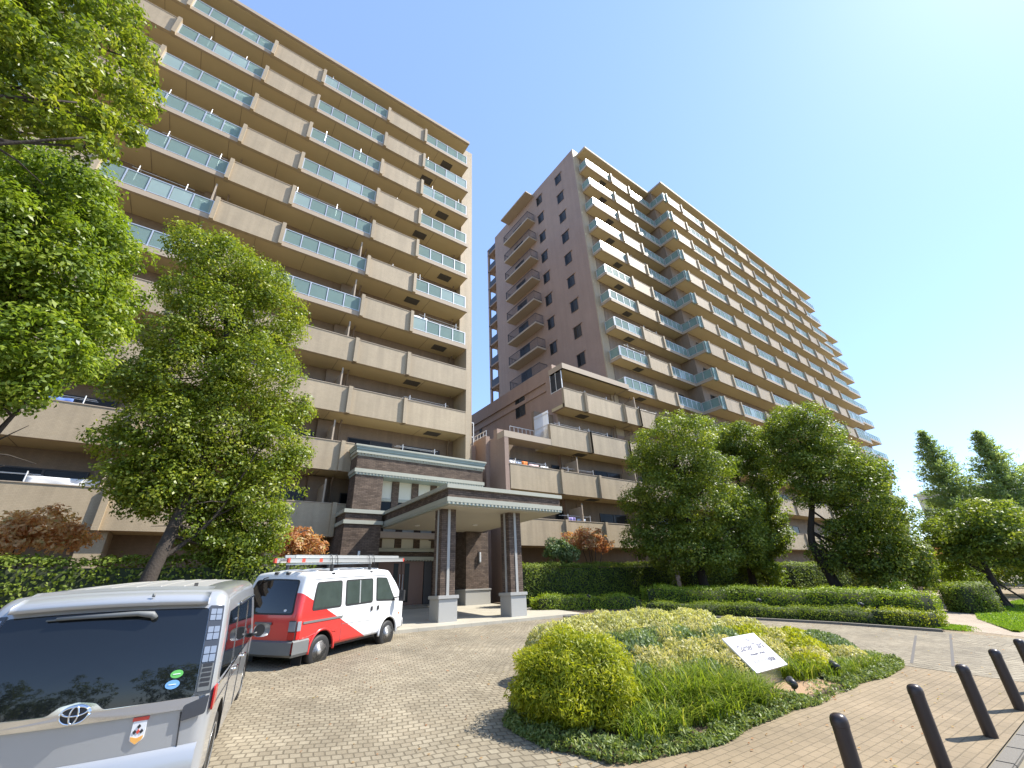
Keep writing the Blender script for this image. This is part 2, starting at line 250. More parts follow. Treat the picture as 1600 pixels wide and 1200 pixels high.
# crown clumps (x, y, z, radius) of the bigger trees, in metres
BLOBS = {
 'cam': [[-2.03, 14.09, 12.29, 0.66], [-2.14, 14.89, 12.88, 0.72], [-1.17, 14.06, 11.75, 1.09], [-1.22, 14.69, 12.18, 1.06], [-1.92, 13.93, 10.41, 0.68], [-2.07, 14.98, 11.06, 0.66], [-0.14, 14.24, 11.8, 0.86], [-0.15, 14.99, 12.32, 0.95], [0.43, 14.47, 10.55, 1.02], [0.44, 14.84, 10.76, 1.17], [-1.07, 14.06, 9.76, 1.06], [-1.15, 15.07, 10.32, 1.13], [-1.71, 13.94, 8.78, 0.7], [-1.79, 14.65, 9.13, 0.83], [-2.05, 14.21, 7.57, 0.68], [-2.17, 15.09, 7.91, 0.81], [-2.5, 14.18, 7.24, 0.52], [-2.58, 14.67, 7.43, 0.52], [-1.09, 14.27, 7.84, 1.22], [-1.16, 15.15, 8.2, 1.3], [0.42, 13.92, 8.3, 1.17], [0.45, 14.95, 8.78, 1.23], [1.46, 14.33, 7.37, 0.65], [1.51, 14.79, 7.55, 0.73], [-0.04, 14.44, 6.69, 1.27], [-0.04, 14.98, 6.87, 1.24], [-1.38, 13.92, 6.09, 0.89], [-1.47, 14.85, 6.37, 0.95], [-2.11, 14.07, 5.66, 0.51], [-2.24, 14.91, 5.89, 0.54], [1.39, 14.01, 5.99, 0.82], [1.46, 14.67, 6.18, 0.85], [1.97, 14.21, 5.72, 0.45], [2.02, 14.57, 5.82, 0.42], [-0.01, 14.33, 5.13, 1.09], [-0.01, 14.88, 5.26, 1.1], [-1.31, 13.92, 4.82, 0.77], [-1.4, 14.84, 5.01, 0.75], [-1.98, 14.2, 4.72, 0.4], [-2.03, 14.58, 4.8, 0.41], [1.32, 13.96, 4.55, 0.86], [1.39, 14.69, 4.69, 0.91], [0.52, 14.37, 4.13, 0.63], [0.55, 15.15, 4.25, 0.73], [1.3, 14.24, 3.63, 0.7], [1.36, 14.94, 3.72, 0.66], [-1.46, 14.26, 4.15, 0.34], [-1.5, 14.68, 4.22, 0.35], [1.08, 14.08, 3.12, 0.6], [1.14, 14.76, 3.17, 0.54], [0.26, 13.92, 3.25, 0.4], [0.28, 14.96, 3.35, 0.41], [1.81, 14.15, 3.38, 0.38], [1.89, 14.76, 3.45, 0.38], [-0.8, 14.38, 5.14, 0.6], [-0.82, 14.76, 5.23, 0.57], [-0.9, 13.94, 3.98, 0.36], [-0.98, 15.14, 4.16, 0.45], [-0.1, 14.07, 3.64, 0.53], [-0.1, 14.81, 3.74, 0.53], [0.63, 14.37, 3.3, 0.56], [0.65, 14.88, 3.35, 0.54], [-0.82, 13.8, 4.43, 0.42], [-0.91, 15.34, 4.71, 0.43], [-0.73, 14.09, 5.7, 0.66], [-0.78, 15.06, 5.97, 0.65], [-1.31, 14.19, 4.55, 0.43], [-1.37, 14.87, 4.67, 0.52], [-0.03, 13.79, 4.5, 0.56], [-0.03, 15.1, 4.74, 0.58]],
 'left': [[-3.88, 8.96, 8.87, 0.53], [-4.26, 9.84, 9.56, 0.64], [-3.29, 9.02, 8.83, 0.6], [-3.66, 10.03, 9.61, 0.66], [-3.43, 8.62, 7.45, 0.7], [-3.87, 9.74, 8.17, 0.78], [-2.91, 9.16, 8.06, 0.62], [-3.25, 10.24, 8.78, 0.72], [-2.49, 9.34, 7.94, 0.45], [-2.72, 10.2, 8.5, 0.46], [-2.2, 9.61, 7.33, 0.33], [-2.29, 10.01, 7.55, 0.35], [-2.81, 9.03, 6.96, 0.75], [-3.17, 10.21, 7.62, 0.84], [-3.21, 8.98, 6.36, 0.68], [-3.62, 10.14, 6.94, 0.79], [-2.28, 9.3, 6.46, 0.44], [-2.56, 10.47, 7.03, 0.48], [-2.61, 8.65, 5.55, 0.6], [-3.06, 10.15, 6.18, 0.66], [-2.41, 9.42, 5.75, 0.42], [-2.68, 10.46, 6.18, 0.44], [-2.76, 8.9, 5.06, 0.44], [-3.18, 10.23, 5.54, 0.47], [-2.5, 9.02, 5.02, 0.27], [-2.82, 10.19, 5.42, 0.3], [-2.73, 9.11, 4.73, 0.25], [-3.01, 10.05, 5.02, 0.27], [-3.04, 9.31, 8.77, 0.42], [-3.27, 10.0, 9.27, 0.49], [-4.22, 8.8, 7.84, 0.68], [-4.52, 9.42, 8.26, 0.65], [-3.95, 8.74, 6.74, 0.67], [-4.19, 9.27, 7.03, 0.7], [-3.62, 8.99, 5.62, 0.65], [-3.82, 9.5, 5.84, 0.67], [-3.26, 9.17, 4.84, 0.45], [-3.46, 9.73, 5.02, 0.49]],
 'top': [[-3.32, 5.8, 8.74, 0.43], [-3.56, 6.22, 9.23, 0.42], [-3.1, 5.87, 9.34, 0.46], [-3.38, 6.41, 10.02, 0.54], [-2.7, 6.06, 10.06, 0.33], [-3.05, 6.85, 11.12, 0.38], [-2.94, 5.78, 8.1, 0.41], [-3.42, 6.72, 9.12, 0.53], [-2.57, 5.78, 8.68, 0.42], [-3.11, 7.01, 10.13, 0.53], [-2.37, 6.3, 9.69, 0.25], [-2.59, 6.9, 10.43, 0.29], [-2.13, 6.07, 8.65, 0.25], [-2.45, 6.99, 9.67, 0.26], [-2.46, 5.74, 7.71, 0.33], [-2.85, 6.65, 8.63, 0.43], [-2.86, 5.78, 7.51, 0.32], [-3.35, 6.78, 8.48, 0.43], [-2.24, 6.27, 8.22, 0.24], [-2.44, 6.83, 8.78, 0.25], [-2.26, 5.78, 7.23, 0.2], [-2.84, 7.25, 8.58, 0.28], [-2.25, 6.21, 7.55, 0.15], [-2.57, 7.12, 8.37, 0.18], [-2.11, 6.33, 8.11, 0.13], [-2.41, 7.22, 8.99, 0.16], [-2.66, 6.09, 7.6, 0.23], [-2.9, 6.64, 8.12, 0.26], [-3.52, 5.69, 8.12, 0.53], [-3.92, 6.35, 8.84, 0.64], [-3.39, 5.99, 7.42, 0.49], [-3.56, 6.28, 7.69, 0.55]],
 'R1': [[20.12, 12.53, 9.61, 0.74], [21.77, 13.56, 10.24, 0.79], [20.63, 11.49, 8.82, 0.96], [22.68, 12.63, 9.51, 1.09], [19.76, 13.69, 8.97, 0.85], [21.43, 14.85, 9.57, 0.85], [19.24, 13.97, 7.87, 0.89], [21.0, 15.24, 8.42, 0.98], [20.64, 12.65, 7.37, 1.39], [22.2, 13.6, 7.78, 1.45], [20.75, 11.17, 6.87, 0.96], [22.37, 12.05, 7.26, 0.98], [19.82, 13.56, 6.11, 1.32], [21.95, 15.02, 6.57, 1.38], [19.56, 15.11, 5.86, 0.86], [20.36, 15.73, 6.02, 0.87], [20.39, 12.0, 4.92, 1.55], [22.43, 13.2, 5.23, 1.78], [21.58, 10.94, 5.14, 0.96], [23.54, 11.93, 5.43, 1.01], [19.66, 14.28, 4.26, 1.28], [20.55, 14.93, 4.37, 1.34], [18.8, 14.93, 3.84, 0.72], [20.02, 15.9, 3.96, 0.81], [19.61, 12.61, 3.33, 1.06], [21.92, 14.1, 3.5, 1.27], [21.13, 11.51, 3.39, 1.1], [22.4, 12.2, 3.48, 1.21], [21.61, 10.46, 3.59, 0.62], [22.91, 11.08, 3.69, 0.74], [21.49, 10.37, 4.74, 0.69], [22.79, 10.99, 4.91, 0.74], [20.16, 11.63, 2.69, 0.82], [22.81, 13.16, 2.79, 0.8], [19.09, 13.59, 2.97, 0.76], [21.41, 15.24, 3.1, 0.96]],
 'R2': [[27.11, 13.41, 10.26, 0.87], [28.17, 13.93, 10.58, 1.03], [28.0, 12.47, 9.9, 1.12], [28.85, 12.84, 10.15, 1.07], [27.85, 11.73, 8.62, 0.76], [28.86, 12.16, 8.86, 0.83], [27.7, 13.27, 8.78, 1.13], [28.62, 13.71, 9.01, 1.31], [27.55, 11.82, 7.2, 0.75], [29.06, 12.46, 7.49, 0.82], [27.5, 12.67, 6.2, 1.03], [29.07, 13.4, 6.45, 1.07], [28.21, 12.29, 5.42, 0.76], [28.7, 12.5, 5.48, 0.77], [27.83, 12.62, 4.34, 1.07], [28.66, 13.0, 4.41, 1.06], [27.52, 13.61, 3.71, 1.14], [28.05, 13.87, 3.75, 1.2], [27.89, 12.5, 3.61, 0.65], [28.54, 12.79, 3.65, 0.69]],
 'R3': [[25.4, 8.78, 9.72, 0.74], [27.5, 9.51, 10.37, 0.87], [26.39, 7.91, 9.81, 0.8], [27.26, 8.18, 10.07, 0.75], [25.45, 9.58, 9.23, 0.66], [27.21, 10.24, 9.74, 0.73], [25.8, 8.99, 8.55, 1.14], [26.75, 9.32, 8.79, 1.17], [26.48, 7.69, 8.46, 0.81], [28.49, 8.28, 8.95, 0.95], [26.27, 7.37, 7.39, 0.82], [28.74, 8.06, 7.9, 0.98], [25.0, 8.87, 6.82, 0.83], [27.52, 9.77, 7.32, 0.94], [25.58, 10.06, 7.52, 0.66], [26.91, 10.58, 7.81, 0.7], [26.31, 6.71, 6.47, 0.88], [28.52, 7.28, 6.85, 1.03], [25.81, 6.3, 5.7, 0.66], [28.65, 7.0, 6.12, 0.74], [25.52, 7.86, 5.99, 1.07], [28.21, 8.69, 6.42, 1.15], [26.48, 7.31, 4.87, 1.17], [27.66, 7.64, 5.0, 1.23], [25.65, 6.23, 4.35, 0.73], [28.59, 6.95, 4.63, 0.75], [25.31, 9.24, 5.59, 0.65], [27.5, 10.04, 5.91, 0.65], [26.35, 6.56, 3.29, 0.73], [27.63, 6.88, 3.36, 0.77], [25.96, 7.99, 3.58, 1.0], [28.21, 8.68, 3.73, 1.05], [26.37, 7.35, 2.81, 1.06], [27.46, 7.65, 2.84, 1.11], [26.89, 6.29, 2.45, 0.64], [27.48, 6.43, 2.46, 0.7], [25.93, 9.11, 2.66, 0.79], [27.15, 9.54, 2.69, 0.8], [26.4, 6.97, 1.82, 0.82], [27.41, 7.24, 1.82, 0.82], [26.9, 6.31, 1.78, 0.52], [27.91, 6.54, 1.78, 0.49], [26.24, 8.21, 2.02, 0.58], [27.23, 8.52, 2.03, 0.6]],
 'mid': [[29.92, 5.27, 3.54, 0.82], [31.1, 5.48, 3.61, 0.76], [29.78, 4.38, 4.01, 0.66], [31.89, 4.69, 4.16, 0.76], [30.23, 3.56, 4.06, 0.7], [32.04, 3.77, 4.19, 0.83], [29.69, 3.02, 3.4, 0.8], [32.42, 3.3, 3.54, 0.81], [30.26, 4.6, 3.04, 0.9], [31.47, 4.79, 3.08, 0.83], [29.71, 3.76, 2.53, 0.88], [31.76, 4.02, 2.58, 0.85], [30.16, 5.81, 2.86, 0.52], [31.37, 6.04, 2.9, 0.58], [29.39, 3.11, 2.35, 0.72], [31.43, 3.32, 2.38, 0.77], [30.34, 2.22, 2.93, 0.83], [31.37, 2.3, 2.96, 0.92], [29.89, 5.24, 2.38, 0.55], [30.87, 5.41, 2.39, 0.66], [30.17, 3.96, 3.25, 0.84], [31.6, 4.15, 3.32, 0.89]],
}
# ---------------------------------------------------------------- ground, road, paving
def sheet(name, pts, m, lift, kind='structure', res=None, label=None, group=None):
    """a paved area given by its outline, laid on the sloping ground; cut where the slope changes"""
    from mathutils.geometry import tessellate_polygon
    bm = bmesh.new(); vs = [bm.verts.new((x, y, 0)) for x, y in pts]
    for t in tessellate_polygon([[Vector((x, y, 0)) for x, y in pts]]): bm.faces.new([vs[i] for i in t])
    for yy in (0.0, 20.0):
        bmesh.ops.bisect_plane(bm, geom=bm.verts[:]+bm.edges[:]+bm.faces[:], plane_co=(0, yy, 0), plane_no=(0, 1, 0))
    for v in bm.verts: v.co.z = G(v.co.y)+lift
    bmesh.ops.recalc_face_normals(bm, faces=bm.faces)
    for fc in bm.faces:
        if fc.normal.z < 0: fc.normal_flip()
    me = bpy.data.meshes.new(name); bm.to_mesh(me); bm.free(); me.materials.append(m)
    o = link(name, me); o['kind'] = kind
    if label: o['label'] = label
    return o
sheet('ground', [(-900, -900), (1200, -900), (1200, 1200), (-900, 1200)], M['earth'], -.02)
sheet('pavement', [(-40, 1.73), (60, 1.73), (60, 17), (12.3, 17), (12.3, 13.3), (-40, 13.3)], M['pave'], 0)
sheet('road', [(-300, 1.45), (300, 1.45), (300, -7), (-300, -7)], M['asphalt'], -.012)
sheet('far_pavement', [(-300, -7), (300, -7), (300, -10), (-300, -10)], M['pave'], .004)
# forecourt drive: apron at the street, then a loop round the planted island
def arc(cx, cy, rx, ry, a0, a1, n=16): return [(cx+rx*math.cos(R(a0+(a1-a0)*i/n)), cy+ry*math.sin(R(a0+(a1-a0)*i/n))) for i in range(n+1)]
drive = [(11.9, 1.78), (18.2, 1.78), (18.1, 4.2), (17.5, 6.6), (16.6, 8.6), (15.4, 10.6), (14.2, 12.0), (12.6, 12.8), (11.0, 13.28), (-7.0, 13.28),
         (-7.0, 1.78), (2.6, 1.78), (3.5, 4.0), (11.8, 3.85)]
sheet('driveway', drive, M['setts'], .004)
sheet('garden_path', [(18.3, 1.8), (60, 1.8), (60, 2.6), (40, 3.6), (24, 4.6), (34, 7.4), (60, 9), (60, 10), (32, 8.4), (19.2, 5.0)], M['pave2'], .004)
# two lines of darker setts across the apron
for a, b in (((12.2, 3.55), (16.6, 4.5)), ((12.5, 3.0), (17.6, 4.0))):
    dx, dy = b[0]-a[0], b[1]-a[1]; L = math.hypot(dx, dy); nx, ny = -dy/L*.025, dx/L*.025
    sheet('paving_line', [(a[0]+nx, a[1]+ny), (b[0]+nx, b[1]+ny), (b[0]-nx, b[1]-ny), (a[0]-nx, a[1]-ny)], M['vent'], .008)
# street kerb and gutter
k = MB(); x = -60.0
while x < 60:
    if not (11.9 < x < 18): k.box(x, x+.594, 1.56, 1.72, -.05, .115)
    else: k.box(x, x+.594, 1.56, 1.72, -.05, .04)
    x += .6
tag(k.build('kerb', M['kerb'], bevel=.012), kind='structure')
k = MB(); k.box(-60, 60, 1.28, 1.555, -.05, .012); tag(k.build('gutter', M['kerb']), kind='structure')
# stone edge between the drive and the beds
k = MB(); e = [(18.1, 4.25), (17.55, 6.6), (16.65, 8.65), (15.45, 10.65), (14.25, 12.05), (12.65, 12.88), (11.6, 13.2)]
for a, b in zip(e, e[1:]):
    dx, dy = b[0]-a[0], b[1]-a[1]; L = math.hypot(dx, dy); nx, ny = dy/L*.07, -dx/L*.07
    k.prism([(a[0], a[1]), (b[0], b[1]), (b[0]-nx*2, b[1]-ny*2), (a[0]-nx*2, a[1]-ny*2)], lambda x, y: G(y)-.1, lambda x, y: G(y)+.07)
tag(k.build('bed_kerb', M['kerb']), kind='structure')
# porch floor, one step above the drive
k = MB(); k.prism([(3.9, 13.3), (11.7, 13.3), (12.6, 13.05), (12.9, 15.2), (12.7, 19.9), (12.7, 22.2), (3.9, 22.2)], lambda x, y: G(y)-.1, lambda x, y: G(13.3)+.09+(y-13.3)*.048)
tag(k.build('porch_floor', M['plat']), kind='structure')
def PF(y): return G(13.3)+.09+(y-13.3)*.048            # height of the porch floor
sheet('bed_soil', [(18.2, 4.2), (19.4, 4.8), (32, 8.3), (60, 9.8), (60, 22), (12.9, 22), (12.9, 15.2), (12.7, 13.0), (14.3, 12.1), (15.5, 10.7), (16.7, 8.7), (17.6, 6.65)], M['soil'], .02)
sheet('bed_soil', [(-40, 13.5), (3.8, 13.5), (3.8, 22), (-40, 22)], M['soil'], .02)
ISLE = [(3.75, 4.6), (4.0, 3.95), (5, 3.72), (8, 3.66), (11.0, 3.60), (12.0, 3.66), (12.3, 4.3), (11.9, 5.5), (11.0, 6.7), (9.5, 7.6), (7.8, 7.9), (6.2, 7.5), (4.8, 6.6), (3.8, 5.5)]
k = MB(); k.prism(ISLE, lambda x, y: G(y)-.1, lambda x, y: G(y)+.05); tag(k.build('island_soil', M['soil']), kind='structure')
k = MB(); k.prism([(7.85, 3.70), (9.0, 3.70), (9.1, 4.1), (8.5, 4.35), (7.9, 4.2)], lambda x, y: G(y), lambda x, y: G(y)+.062); tag(k.build('mulch', M['straw']), kind='structure')
sheet('lawn', [(19.6, 3.0), (22.8, 4.15), (26.5, 4.85), (38, 4.6), (58, 4.2), (58, 2.9), (36, 3.1), (24, 2.9), (20.2, 2.75)], M['lawnb'], .012)
# ---------------------------------------------------------------- balcony pieces (shared meshes)
def glass_rail(w, panes, h=1.0, mat2=None, name='glass_railing', seed=0, depth=.05):
    """aluminium posts and rails with frosted panes; local x runs along the edge, z=0 at its foot"""
    b = MB(); rnd = random.Random(seed)
    b.box(0, w, -.03, .03, h-.045, h, 0); b.box(0, w, -.025, .025, .05, .085, 0)
    for i in range(panes+1):
        x = min(max(i*w/panes, .03), w-.03); b.box(x-.028, x+.028, -.034, .034, 0, h-.001, 0)
    for i in range(panes):
        x0, x1 = i*w/panes+.045, (i+1)*w/panes-.045
        b.box(x0, x1, -.010, .006, .09, h-.05, 2 if rnd.random() < .14 else 1)
    return b.mesh(name, [M['alu'], M['frost'], M['frost2']])
def steel_rail(w, h=1.1, step=.13, name='steel_railing'):
    b = MB(); b.box(0, w, -.025, .025, h-.04, h); b.box(0, w, -.02, .02, .06, .095)
    n = int(w/step)
    for i in range(n+1): x = i*w/n; x = min(max(x, .02), w-.02); b.box(x-.011, x+.011, -.011, .011, .09, h-.035)
    return b.mesh(name, M['dark_metal'])
def parapet_mesh(w, h=1.4, fin=(True, True), t=.16, name='parapet'):
    b = MB(); b.box(.001 if fin[0] else 0, w-.001 if fin[1] else w, -.05, t, -.02, h, 0); b.box(-.01, w+.01, -.075, t+.02, h, h+.035, 1)
    if fin[0]: b.box(-.10, .09, -.19, t+.01, -.04, h+.05, 0)
    if fin[1]: b.box(w-.09, w+.10, -.19, t+.01, -.04, h+.05, 0)
    return b.mesh(name, [M['tile'], M['slab']])
def window_mesh(w, h, name='window'):
    b = MB(); f = .05
    b.box(0, w, -.03, .02, 0, f, 0); b.box(0, w, -.03, .02, h-f, h, 0); b.box(0, f, -.03, .02, f, h-f, 0); b.box(w-f, w, -.03, .02, f, h-f, 0); b.box(w/2-.03, w/2+.03, -.035, .02, f, h-f, 0)
    g = MB(); g.box(f, w/2-.03, -.012, 0, f, h-f, 0); g.box(w/2+.03, w-f, -.004, .008, f, h-f, 1)
    return b.mesh(name, M['dark_metal']), g.mesh('pane', [M['win'], M['winlit']])
def put(name, me, parent, x, y, z, rz=0):
    o = link(name, me, parent); p = Vector((x, y, z))-origin(parent); o.location = p; o.rotation_euler = (0, 0, rz); return o
def put_win(mesh2, parent, x, y, z, rz=0):
    o = put('window', mesh2[0], parent, x, y, z, rz); p = link('pane', mesh2[1], o); return o
def divider_mesh(d):
    b = MB(); b.box(-.02, .02, 0, d, 0, 2.1); b.box(-.035, .035, -.03, .03, 0, 2.3); return b.mesh('balcony_divider', M['slab'])
def pipe_mesh(h):
    b = MB(); b.tube([(0, 0, 0), (0, 0, h-.25), (.0, -.25, h-.02)], .045, 8); return b.mesh('drainpipe', M['tile_dark'], True)
def pole_mesh(w):
    b = MB()
    for x in (0, w): b.tube([(x, 0, .55), (x, 0, 1.78)], .02, 6); b.tube([(x, 0, 1.72), (x, .55, 1.78)], .014, 6)
    for y in (.2, .48): b.tube([(-.3, y, 1.70+y*.12), (w+.3, y, 1.70+y*.12)], .012, 6)
    return b.mesh('drying_pole', M['alu_white'])
def vent_mesh():
    b = MB(); b.box(-.45, .45, -.3, .3, -.035, -.003)
    for i in range(8): b.box(-.42, .42, -.27+i*.07, -.24+i*.07, -.05, -.035)
    return b.mesh('ceiling_hatch', M['vent'])

# ---------------------------------------------------------------- left tower
TA = thing('apartment_building', 'tall tan apartment block on the left with long balcony rows above the porch', 'building', (0, 21.15, 1.3))
YF, YW = 21.15, 22.8                                     # balcony edge and the wall behind it
ST = 3.0; XL, XR = -29.0, 12.05
def zA(k): return 34.36-ST*(k-1)                         # underside of slab k (1 = top floor)
b = MB(); b.box(XL, 12.95, YW, 36.5, 1.3, 37.7); b.build('wall', M['tile_dark'], TA, world=True)
b = MB(); b.box(12.0, 13.0, 22.15, 22.79, 1.3, 38.05); b.box(12.951, 13.0, 22.79, 36.5, 1.3, 38.05); b.box(11.97, 12.28, 21.10, 22.149, 1.3, zA(7)); b.build('end_wall', M['tile'], TA, world=True)
b = MB(); b.box(XL, XR, 20.95, 36.0, 37.25, 37.42); b.box(XL, XR, 20.93, 21.1, 37.20, 37.47); b.build('roof', M['slab'], TA, world=True)
b = MB(); b.box(XL, XR-.02, 21.12, YW-.01, 37.16, 37.24); b.build('roof_soffit', M['soffit'], TA, world=True)
segs = []; x = 12.0
bounds = [(8.02, 12.0, 4), (4.98, 8.02, 0), (0.22, 4.98, 5), (-2.9, 0.22, 0), (-7.45, -2.9, 5), (-10.3, -7.45, 0), (-15.0, -10.3, 5), (-18.0, -15.0, 0), (-22.6, -18.0, 5), (-25.6, -22.6, 0), (-29.0, -25.6, 3)]
sl = MB(); sl.box(XL, XR, YF, YW-.005, .06, .27, 0); sl.box(XL, XR, YF-.02, YF+.14, 0.0, .29, 1); sl.box(XL, XR-.01, YF+.14, YW-.005, .03, .06, 0)
for xx in [-27, -24, -21.3, -18.5, -16, -13.5, -11, -8.6, -6.1, -3.4, -.9, 1.6, 4.2, 6.7, 9.3]: sl.box(xx-.012, xx+.012, YF+.15, YW-.01, .022, .03, 2)
slab_me = sl.mesh('floor_slab', [M['soffit'], M['slab'], M['tile_dark']])
low = MB(); low.box(XL, XR-.09, YF, YW-.005, .06, .27, 0); low.box(XL, XR-.09, YF-.02, YF+.14, 0, .29, 1); low.box(XL, XR-.09, YF+.14, YW-.005, .03, .06, 0)
for xx in [-27, -21.3, -16, -11, -6.1, -.9, 4.2, 9.3]: low.box(xx-.012, xx+.012, YF+.15, YW-.01, .022, .03, 2)
low_me = low.mesh('floor_slab', [M['soffit'], M['slab'], M['tile_dark']])
rails = {(p, v): glass_rail(1, 1) for p, v in ()}
cache = {}
def get(key, fn):
    if key not in cache: cache[key] = fn()
    return cache[key]
col_me = None
b = MB(); b.box(-.45, .45, -.22, 0, 0, 2.7); col_me = b.mesh('pilaster', M['tile_dark'])
div_me = divider_mesh(1.45); pip_me = pipe_mesh(2.7); vent_me = vent_mesh()
winA = window_mesh(2.5, 2.0); winA2 = window_mesh(1.7, 2.0)
for k_ in range(1, 12):
    z = zA(k_); lowf = k_ >= 8
    put('floor_slab', low_me if lowf else slab_me, TA, 0, 0, z)
    for i, (x0, x1, n) in enumerate(bounds):
        if k_ >= 10 and x0 > 4:                            # the porch front stands here
            if x0 < 5: put('parapet', get('stub', lambda: parapet_mesh(.47, 1.42, (False, False))), TA, x0+.1, YF-.02, z)
            continue
        wd = x1-x0
        if n and not lowf:
            me = get(('g', round(wd, 2), n, (k_*3+i) % 4), lambda: glass_rail(wd-.2, n, .98, seed=(k_*3+i) % 4))
            put('glass_railing', me, TA, x0+.1, YF+.03, z+.29)
        else:
            last = x1 > 11.9
            w2 = wd-.05 if last else wd
            put('parapet', get(('p', round(w2, 2), lowf), lambda: parapet_mesh(w2, 1.42, (True, not last))), TA, x0, YF-.02, z)
    for j, xx in enumerate((-26.5, -18.6, -11.0, -3.3, 4.4)):
        if k_ >= 5: put('pilaster', col_me, TA, xx, YW, z+.28)
        if k_ >= 6 and xx > -12: put('balcony_divider', div_me, TA, xx+.1, YF+.15, z+.28)
        if k_ >= 5 and xx > -12: put('drainpipe', pip_me, TA, xx+.62, YF+1.25, z+.28)
    for xx in (11.6,):
        if k_ >= 5: put('drainpipe', pip_me, TA, xx, YW-.12, z+.28)
    put('ceiling_hatch', vent_me, TA, 8.3+1.9*(k_ % 2)+.2*(k_ % 3), 22.0, z+.03)
    if k_ >= 5:
        for xx in (-25.5, -21.7, -17.5, -14.0, -10.0, -6.4, -2.2, 1.4, 5.6, 8.6):
            put_win(winA if xx < 5 else winA, TA, xx, YW-.02, z+.30)
for k_, xx in ((1, -1.5), (2, 6.6), (3, 9.0), (3, 1.2), (4, 6.4), (5, .4), (6, -6.2), (6, 6.6), (7, 9.0), (9, 8.4), (9, -1.0), (10, -6.5), (10, 8.2), (10, .6), (11, -7.5), (4, -6.5), (5, -5.8), (2, -6.0)):
    put('drying_pole', get(('pole', k_ % 2), lambda: pole_mesh(1.9+.4*(k_ % 2))), TA, xx, YF+.22, zA(k_)+.1)
# ground floor terrace wall of the left tower
b = MB()
for x0, x1 in ((-29, -22.6), (-22.2, -15), (-14.6, -10.4), (-10.0, -3.1), (-2.7, 4.9)): b.box(x0, x1, 21.3, 21.5, 1.3, 2.3)
b.build('terrace_wall', M['tile_dark'], TA, world=True)
for xx in (-22.4, -14.8, -10.2, -2.9, 2.9):
    b = MB(); b.box(xx-.35, xx+.35, 21.35, YW-.001, 1.3, zA(11)-.002); b.build('column', M['tile'], TA, world=True)

# ---------------------------------------------------------------- right tower with its stepped annexe
TB = thing('apartment_building', 'tall tan apartment block on the right with stepped corner and rose brown end wall', 'building', (25.5, 19.6, 1.3))
SB = 3.03
def zB(k): return 43.35-SB*(k-1)
Y1, Y2, Y3 = 19.6, 17.72, 19.9                           # balcony edges of the three sections
X0, X1, X2, X3 = 26.1, 37.35, 80.0, 95.5
b = MB(); b.box(25.5, X1, 20.8, 37.0, 1.3, 47.1); b.build('end_wall', M['tile_end'], TB, world=True)
b = MB(); b.box(25.48, 26.4, 20.78, 20.9, 12.5, 47.12); b.build('corner_pier', M['tile'], TB, world=True)
b = MB(); b.box(26.42, X1, 20.76, 20.795, 1.3, 46.2); b.box(X1+.001, X2, 19.2, 37.0, 1.3, 46.25); b.box(X2+.001, X3, 21.4, 37, 1.3, 43.2); b.build('wall', M['tile_dark'], TB, world=True)
b = MB()
b.prism([(26.1, 19.45), (X1-.1, 19.45), (X1-.1, 17.55), (X2+.1, 17.55), (X2+.1, 21.39), (X1+.1, 21.39), (X1+.1, 22.5), (26.1, 22.5)], 46.27, 46.52)
b.box(X2+.11, X3+.1, 19.75, 37, 43.22, 43.45); b.box(X1+.2, X2, 21.4, 37, 46.27, 46.5); b.build('roof', M['slab'], TB, world=True)
b = MB(); b.box(26.12, X1, 19.5, 20.77, 46.2, 46.265); b.box(X1-.02, X2+.05, 17.6, 19.19, 46.2, 46.265); b.box(X2+.06, X3, 19.8, 21.39, 43.15, 43.215); b.build('roof_soffit', M['soffit'], TB, world=True)
b = MB()
for x0, x1, ya, yb in ((X0, X1-.06, Y1, 20.75), (X1-.06, X2, Y2, 19.19)):
    b.box(x0, x1, ya+.14, yb, .03, .26, 0)
b.box(X0, X1-.06, Y1, Y1+.14, 0, .28, 1); b.box(X0-.02, X0+.12, Y1, 20.77, .001, .279, 1); b.box(X1-.20, X1-.06, Y2+.001, Y1, .001, .279, 1); b.box(X1-.08, X2, Y2, Y2+.14, 0, .28, 1)
bslab = b.mesh('floor_slab', [M['soffit'], M['slab']])
b = MB(); b.box(X2+.05, X3, Y3+.14, 21.39, .03, .26, 0); b.box(X2+.05, X3, Y3, Y3+.14, 0, .28, 1); b.box(X3-.12, X3+.02, Y3+.01, 21.3, .001, .279, 1); cslab = b.mesh('floor_slab', [M['soffit'], M['slab']])
secB1 = [(26.1, 30.0, 4), (30.0, 33.1, 0), (33.1, 37.25, 5)]
secB2 = [(37.85, 40.85, 0), (40.85, 45.8, 5), (45.8, 48.95, 0), (48.95, 54.0, 5), (54.0, 57.2, 0), (57.2, 62.2, 5), (62.2, 65.4, 0), (65.4, 70.4, 5), (70.4, 73.8, 0), (73.8, 80.0, 6)]
b = MB(); b.box(0, .5, -.06, .1, -.02, 1.28, 0); b.box(.47, .6, -.16, .16, -.03, 1.34, 0); b.box(0, .06, -.1, 1.0, .28, 1.25, 1); corner_me = b.mesh('corner_panel', [M['frost2'], M['frost']])
winB = window_mesh(2.6, 2.0)
